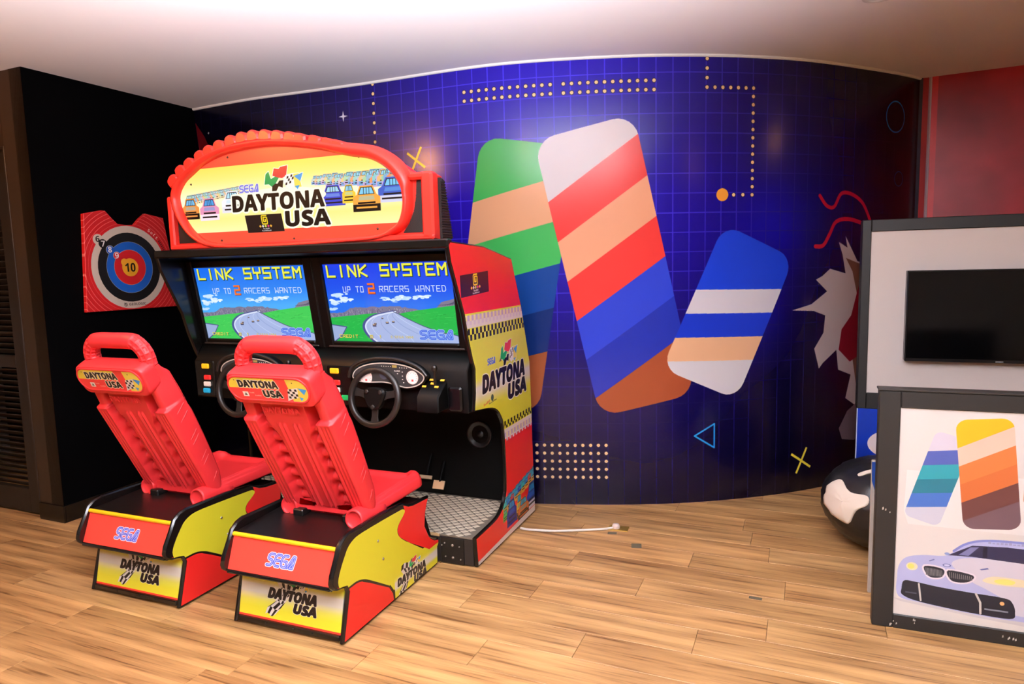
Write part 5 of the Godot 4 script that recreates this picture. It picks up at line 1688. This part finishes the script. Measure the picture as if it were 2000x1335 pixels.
# ------------------------------------------------------------------ target, outlet, cable, floor marks
func wall_things():
	var wb := Transform3D(Basis(Vector3.UP, PLANK_YAW), Vector3(-2.514, 0, -3.68))
	# frame on the dark wall: x along the wall away from the door, y up, z out of it
	var wf := wb * Transform3D(Basis(Vector3(0, 0, -1), Vector3(0, 1, 0), Vector3(1, 0, 0)), Vector3())
	var t := MeshInstance3D.new()
	var cv := Canvas.new(.20, 1.75, .66, .61, 1024, 946, hexc(206, 26, 30))
	var c := Vector2(.512, 1.409)
	for r in [.262, .285, .305, .33, .35, .375]: cv.ring(c, r, r + (.003 if r > .27 else .0015), hexc(240, 120, 116))
	var tab := func(a: float, r: float, rr: float, col: Color):
		cv.circ(c + Vector2.from_angle(a) * r, rr, col)
	var wh := hexc(216, 206, 190)
	tab.call(2.44, .252, .034, hexc(226, 60, 60)); tab.call(2.44, .250, .031, wh)
	cv.circ(c, .247, wh)
	tab.call(2.44, .214, .026, hexc(16, 15, 15)); cv.circ(c, .206, hexc(16, 15, 15))
	tab.call(2.44, .159, .026, wh); cv.circ(c, .1535, wh)
	tab.call(2.44, .158, .024, hexc(20, 92, 190)); cv.circ(c, .152, hexc(20, 92, 190))
	tab.call(2.44, .108, .023, wh); cv.circ(c, .1055, wh)
	tab.call(2.44, .107, .021, hexc(204, 28, 36)); cv.circ(c, .104, hexc(204, 28, 36))
	tab.call(2.44, .048, .022, hexc(236, 170, 40)); cv.circ(c, .054, hexc(236, 170, 40))
	cv.text("10", c + Vector2(-.034, -.026), Vector2(.068, 0), Vector2(0, .052), INK)
	for q in [["9", .107, Color.WHITE], ["8", .160, Color.WHITE], ["7", .212, Color.WHITE], ["6", .253, INK]]:
		cv.text(q[0], c + Vector2.from_angle(2.44) * q[1] + Vector2(-.012, -.016), Vector2(.024, 0), Vector2(0, .034), q[2])
	cv.text("GEOLOGIC", c + Vector2(-.028, -.2285), Vector2(.115, 0), Vector2(0, .015), hexc(60, 54, 50))
	cv.ring(c + Vector2(-.05, -.222), .007, .0105, hexc(40, 36, 34))
	cv.line(c + Vector2(-.058, -.212), c + Vector2(-.048, -.224), .004, hexc(40, 36, 34))
	for i in 4:                                              # white word along the upper right curve
		var a := 1.02 - .085 * i
		var p := c + Vector2.from_angle(a) * .258
		var e := Vector2.from_angle(a - PI / 2)
		cv.text("Soft"[i], p, e * [.016, .015, .012, .012][i], Vector2.from_angle(a) * [.020, .015, .021, .019][i], hexc(244, 214, 206))
	for i in 9:                                              # a darker word that follows it, not legible
		var a := .66 - .045 * i
		var p := c + Vector2.from_angle(a) * .258
		cv.poly([p, p + Vector2.from_angle(a) * .016, p + Vector2.from_angle(a) * .016 + Vector2.from_angle(a - PI / 2) * .008, p + Vector2.from_angle(a - PI / 2) * .008], hexc(110, 12, 16))
	var mb := MB.new()
	mb.xf = wf
	mb.uv_o = Vector2(.20, 1.75); mb.uv_s = Vector2(.66, .61)
	mb.extrude(v2([.217, 1.158, .842, 1.156, .815, 1.43, .770, 1.715, .645, 1.735, .60, 1.70, .565, 1.664, .51, 1.660, .454, 1.664, .42, 1.695, .381, 1.736, .36, 1.737, .248, 1.712, .232, 1.43]), 0.001, 0.028, 0.003)
	t = obj("archery_target", mb, printed("target print", cv.tex(), 0.5), self)
	tag(t, "red foam archery target with numbered rings hanging on the dark wall", "archery target")

func small_things():
	# white power cable and the brass outlet it is plugged into
	var mb := MB.new()
	var pts := PackedVector3Array()
	for p in smooth(v2([.021, -3.416, .05, -3.400, .095, -3.386, .199, -3.368, .343, -3.369, .449, -3.378, .495, -3.390]), 8, false): pts.append(Vector3(p.x, 0.0075, p.y))
	mb.tube(pts, 0.0065, 10)
	var cb := obj("power_cable", mb, mat("cable white", hexc(232, 226, 214), 0.4))
	tag(cb, "white power cable running from the cabinet across the boards", "cable")
	var ol := thing("floor_outlet", "brass floor outlet plate at the end of the white cable", "outlet", Vector3(.525, 0, -3.395), PLANK_YAW + 0.1)
	mb = MB.new()
	mb.box(Vector3(-.052, 0, -.034), Vector3(.052, .004, .034), 0.0015)
	obj("plate", mb, mat("brass", hexc(186, 148, 66), 0.35, 0.8), ol)
	mb = MB.new()
	mb.xf = Transform3D(Basis(), Vector3(-.012, .004, .0))
	mb.lathe([Vector2(.020, 0), Vector2(.020, .010), Vector2(.016, .020), Vector2(.0005, .022)], 20)
	obj("plug", mb, mat("plug white", hexc(222, 206, 196), 0.5), ol)
	var i := 0
	for p in [[.485, -3.338, .045, .03, 0.2, "dark scrap of tape on the boards beside the brass outlet"], [.578, -3.174, .048, .052, 0.25, "square dark scrap of tape on the boards in front of the outlet"], [.960, -2.630, .050, .022, -0.05, "narrow dark scrap of tape on the open floor nearest the car poster"]]:
		mb = MB.new()
		mb.box(Vector3(-p[2] / 2, 0, -p[3] / 2), Vector3(p[2] / 2, .0012, p[3] / 2), 0.0004)
		var o := obj("tape_scrap", mb, mat("tape", hexc(84, 76, 58), 0.6))
		o.position = Vector3(p[0], 0.0002, p[1]); o.rotation.y = PLANK_YAW + p[4]
		tag(o, p[5], "tape", "tape scraps on the floor")
		i += 1
	downlight("white ceiling spotlight ring cut by the top edge of the photo", Vector3(1.58, 0, -3.0), false)
	bean_bag()

func bean_bag():
	var at := Vector3(1.745, 0, -3.10)
	var t := thing("bean_bag", "round black leather bean bag with white patches behind the car poster", "bean bag", at)
	var nz := FastNoiseLite.new()
	nz.seed = 12; nz.frequency = 1.6; nz.fractal_octaves = 3
	var R := 0.285
	var form := func(d: Vector3, lift: float) -> Vector3:
		var y := d.y
		var r := R * (1.0 + 0.03 * nz.get_noise_3dv(d * 2.2) + 0.012 * nz.get_noise_3dv(d * 7.0)) + lift
		var p := Vector3(d.x * r, 0.215 + y * r * (0.75 if y > 0 else 0.76), d.z * r)
		p.y = maxf(p.y, 0.002 + lift)
		return p
	var mb := MB.new()
	var rows := []
	for i in 49:
		var a := PI * (i + 0.02) / 48.04
		var r := PackedVector3Array()
		for k in 72:
			var b := TAU * k / 72
			r.append(form.call(Vector3(sin(a) * cos(b), cos(a), sin(a) * sin(b)), 0.0))
		rows.append(r)
	mb.grid(rows, false, true)
	obj("cover", mb, mat("bean bag black", hexc(16, 15, 15), 0.38), t)
	var white := mat("bean bag white", hexc(232, 222, 206), 0.5)
	for q in [[Vector3(-.93, .22, .36), v2([-.40, .34, -.22, .44, .06, .24, .36, .28, .42, .10, .26, -.10, .14, -.46, -.14, -.42, -.50, -.26, -.54, .02])], [Vector3(-.05, .93, .36), v2([-.70, -.02, -.4, .02, 0, .03, .5, 0, .5, -.10, 0, -.09, -.4, -.09, -.70, -.10])]]:
		var c: Vector3 = q[0].normalized()
		var ex := Vector3.UP.cross(c).normalized()
		var ey := c.cross(ex)
		var edge := smooth(q[1], 4)
		rows = []
		for s in [1.0, .99, .85, .65, .4, .2, .01]:
			var r := PackedVector3Array()
			for p in edge: r.append(form.call((c + ex * p.x * s + ey * p.y * s).normalized(), -0.004 if s == 1.0 else 0.0045))
			rows.append(r)
		mb = MB.new()
		mb.grid(rows, false, true)
		obj("patch", mb, white, t, "white leather patch")
	mb = MB.new()
	mb.tube(PackedVector3Array([Vector3(-.115, .035, .215), Vector3(-.12, .018, .235), Vector3(-.10, .012, .25), Vector3(-.07, .012, .25)]), 0.011, 10)
	obj("pull_tag", mb, white, t)

# ------------------------------------------------------------------ display stands on the right
func stands():
	# low stand with the poster
	var blackw := mat("stand black", hexc(27, 25, 23), 0.5)
	var fs := thing("poster_stand", "low black framed display stand with a silver blue car poster", "display stand", Vector3(1.32, 0, -2.408), YAW)
	var mb := MB.new()
	frame_bars(mb, -0.006, 0.0, 0.90, 0.885, 0.069, 0.069, 0.054, 0.060, -0.05, 0.0, 0.003)
	mb.box(Vector3(0.05, 0.04, -0.05), Vector3(0.85, 0.84, -0.012), 0.0)
	obj("frame", mb, blackw, fs)
	mb = MB.new()
	mb.box(Vector3(-0.010, 0.885, -0.055), Vector3(0.905, 0.893, 0.003), 0.002)
	obj("top_cap", mb, mat("stand cap", hexc(40, 37, 35), 0.4), fs)
	mb = MB.new()
	mb.uv_o = Vector2(0.063, 0.825); mb.uv_s = Vector2(0.768, 0.771)
	mb.extrude(v2([0.063, 0.054, 0.831, 0.054, 0.831, 0.825, 0.063, 0.825]), -0.012, -0.006, 0.0)
	obj("poster", mb, printed("poster print", poster(), 0.35), fs, "white poster with a silver blue race car")
	var rng := RandomNumberGenerator.new()
	rng.seed = 3
	for i in 16:                                             # chips in the black paint
		var q: Vector2 = [Vector2(.065, .02), Vector2(.14, .03), Vector2(.41, .028), Vector2(.03, .45), Vector2(.43, .024)][i % 5] + Vector2(rng.randf_range(-.012, .012), rng.randf_range(-.012, .015))
		var s := rng.randf_range(.001, .0032)
		mb = MB.new()
		mb.extrude(v2([q.x - s, q.y - s * 2, q.x + s, q.y - s, q.x + s * .6, q.y + s * 2, q.x - s * .8, q.y + s]), 0.0, 0.0003, 0.0)
		obj("paint_chip", mb, mat("chip pale", hexc(190, 184, 174), 0.7), fs)
	# small white board behind it
	var lb := thing("display_board", "low white board with a blue corner between bean bag and poster stand", "display board", Vector3(1.32, 0, -2.408) + DX * 0.006 - DZ * 0.27, YAW)
	mb = MB.new()
	mb.box(Vector3(0.0, 0.0, -0.02), Vector3(0.8, 0.552, 0.0), 0.002)
	obj("board", mb, mat("board white", hexc(168, 160, 150), 0.5), lb)
	mb = MB.new()
	mb.extrude(v2([0.0, 0.548, 0.8, 0.548, 0.8, 0.2, 0.10, 0.2, 0.022, 0.40, 0.002, 0.47]), 0.0, 0.0015, 0.0)
	obj("blue_print", mb, mat("board blue", hexc(22, 64, 140), 0.4), lb, "blue printed corner")
	# tall stand with the television
	var ts := thing("television_stand", "tall black framed white display stand carrying a television", "display stand", Vector3(1.814, 0, -3.543), YAW)
	mb = MB.new()
	frame_bars(mb, 0.0, 0.57, 1.22, 1.55, 0.042, 0.042, 0.085, 0.060, -0.10, 0.0, 0.003)
	obj("frame", mb, mat("tall stand black", hexc(17, 15, 13), 0.5), ts)
	mb = MB.new()
	mb.box(Vector3(0.03, 0.62, -0.09), Vector3(1.19, 1.52, -0.008), 0.0)
	obj("back_panel", mb, mat("panel white", hexc(214, 208, 204), 0.55), ts, "off-white back panel")
	mb = MB.new()
	mb.box(Vector3(0.004, 0.004, -0.09), Vector3(1.216, 0.57, -0.012), 0.003)
	obj("lower_box", mb, mat("tall stand black", hexc(17, 15, 13), 0.5), ts)
	var cv := Canvas.new(0, 0.57, 1.22, 0.57, 768, 360, hexc(8, 36, 128))
	cv.gradient(0, 0, 1.22, .57, [[.57, hexc(10, 50, 160)], [.40, hexc(10, 44, 150)], [.2, hexc(6, 26, 104)], [0, hexc(4, 20, 84)]])
	cv.circ(Vector2(.17, .385), .115, hexc(226, 214, 214), .075)
	cv.circ(Vector2(.20, .43), .10, hexc(206, 26, 40), .10)
	cv.circ(Vector2(.23, .30), .08, hexc(226, 200, 140), .07)
	cv.rect(0, 0, .005, .57, hexc(190, 200, 220))
	mb = MB.new()
	mb.uv_o = Vector2(0, .57); mb.uv_s = Vector2(1.22, .57)
	mb.extrude(v2([0.0, 0.004, 1.22, 0.004, 1.22, .569, 0.0, .569]), -0.012, -0.004, 0.0)
	obj("lower_print", mb, printed("lower print", cv.tex(), 0.3), ts, "blue print with plain red and white discs")
	var tv := thing("television", "black flat television hanging on the white panel, switched off", "television", Vector3(1.814, 0, -3.543), YAW)
	mb = MB.new()
	mb.box(Vector3(0.204, 0.834, -0.008), Vector3(1.014, 1.289, 0.045), 0.003)
	obj("housing", mb, mat("television black", hexc(12, 11, 12), 0.3), tv)
	mb = MB.new()
	mb.box(Vector3(0.210, 0.850, 0.043), Vector3(1.008, 1.283, 0.0462), 0.0005)
	obj("panel", mb, mat("dark glass", hexc(4, 4, 5), 0.12), tv, "dark glossy picture panel")
	mb = MB.new()
	mb.box(Vector3(0.592, 0.838, 0.0445), Vector3(0.624, 0.843, 0.0456), 0.0003)
	obj("maker_mark", mb, mat("mark grey", hexc(150, 150, 152), 0.4), tv)

# print of the poster: a race car below, two plain banded blocks above
func poster() -> ImageTexture:
	var cv := Canvas.new(0.063, 0.825, 0.768, 0.771, 1024, 1028, hexc(226, 224, 220))
	cv.poly([Vector2(.085, .45), Vector2(.10, .40), Vector2(.50, .40), Vector2(.50, .60), Vector2(.09, .60)], hexc(236, 236, 234))
	block(cv, Vector2(.185, .575), Vector2(.058, .165), -0.28, [hexc(214, 210, 226), hexc(70, 84, 150), hexc(40, 140, 150), hexc(30, 104, 120), hexc(60, 100, 170), hexc(206, 210, 226)])
	block(cv, Vector2(.335, .605), Vector2(.085, .195), 0.10, [hexc(236, 178, 40), hexc(226, 196, 176), hexc(196, 112, 60), hexc(186, 98, 52), hexc(90, 52, 50), hexc(96, 72, 78)])
	block(cv, Vector2(.475, .63), Vector2(.035, .12), 0.0, [hexc(50, 140, 160), hexc(70, 76, 100), hexc(196, 112, 60)])
	# car
	var body := hexc(176, 182, 222)
	var pale := hexc(214, 212, 226)
	var ink := hexc(26, 30, 40)
	var sh := v2([.062, .115, .085, .105, .30, .085, .46, .075, .831, .070, .831, .12, .46, .10])
	cv.fill([sh], hexc(206, 204, 206))
	cv.fill([smooth(v2([.078, .125, .072, .20, .078, .245, .10, .275, .15, .29, .215, .296, .245, .315, .28, .345, .33, .366, .42, .372, .60, .372, .70, .35, .76, .31, .80, .28, .81, .22, .81, .10, .46, .09, .30, .095, .15, .11]), 6)], body)
	cv.fill([smooth(v2([.24, .27, .30, .30, .45, .30, .70, .29, .79, .26, .80, .12, .44, .11, .42, .15, .35, .19, .30, .215]), 5)], pale)
	cv.fill([v2([.228, .300, .262, .322, .30, .345, .40, .352, .60, .350, .67, .335, .70, .305, .45, .300, .30, .304])], hexc(40, 40, 66))
	cv.fill([v2([.26, .306, .295, .338, .32, .342, .29, .306])], hexc(110, 112, 150))
	cv.fill([v2([.332, .306, .332, .344, .345, .345, .345, .306])], hexc(24, 24, 40))
	cv.strokes(smooth(v2([.245, .318, .28, .348, .33, .366, .42, .373, .60, .372]), 5, false), .008, hexc(120, 128, 190))
	tiny(cv, Vector2(.345, .358), Vector2(.12, .004), Vector2(0, .008), 10, hexc(150, 152, 190))
	cv.fill([smooth(v2([.095, .185, .088, .155, .092, .130, .15, .112, .30, .098, .42, .095, .435, .12, .425, .155, .40, .168, .30, .172, .20, .178, .13, .186]), 5)], ink)
	cv.strokes(v2([.142, .180, .146, .150, .150, .118]), .006, hexc(196, 192, 186))
	cv.strokes(v2([.318, .170, .332, .140, .334, .100]), .007, hexc(196, 192, 186))
	cv.rect(.345, .116, .415, .122, hexc(120, 124, 132))
	cv.rect(.10, .140, .136, .145, hexc(70, 76, 90))
	cv.circ(Vector2(.396, .147), .007, hexc(226, 170, 110))
	for g in [v2([.158, .250, .215, .246, .213, .218, .185, .210, .165, .220]), v2([.231, .244, .306, .236, .296, .212, .262, .204, .238, .212])]:
		cv.fill([Geometry2D.offset_polygon(smooth(g, 4), .006)[0]], hexc(232, 226, 240))
		cv.fill([smooth(g, 4)], ink)
		for i in 12:
			var x: float = lerpf(g[0].x + .004, g[1].x - .004, i / 11.0)
			cv.line(Vector2(x, lerpf(g[0].y, g[1].y, i / 11.0) - .006), Vector2(x + .002, .218), .0022, hexc(120, 118, 116))
	cv.circ(Vector2(.226, .262), .013, hexc(84, 92, 150), .006)
	cv.circ(Vector2(.226, .262), .009, hexc(200, 206, 236), .004)
	cv.circ(Vector2(.118, .243), .018, hexc(246, 236, 200), .015)
	cv.circ(Vector2(.115, .243), .011, hexc(250, 226, 120), .010)
	cv.fill([smooth(v2([.335, .222, .36, .240, .40, .243, .47, .240, .49, .225, .45, .215, .37, .213]), 4)], hexc(236, 226, 190))
	cv.fill([smooth(v2([.37, .228, .40, .237, .43, .232, .42, .219, .38, .218]), 4)], hexc(250, 236, 130))
	cv.fill([v2([.170, .272, .186, .280, .188, .277, .173, .269])], hexc(90, 96, 150))
	cv.fill([v2([.325, .262, .348, .270, .352, .266, .330, .259])], hexc(90, 96, 150))
	cv.circ(Vector2(.225, .305), .008, hexc(130, 146, 190), .005)
	return cv.tex()
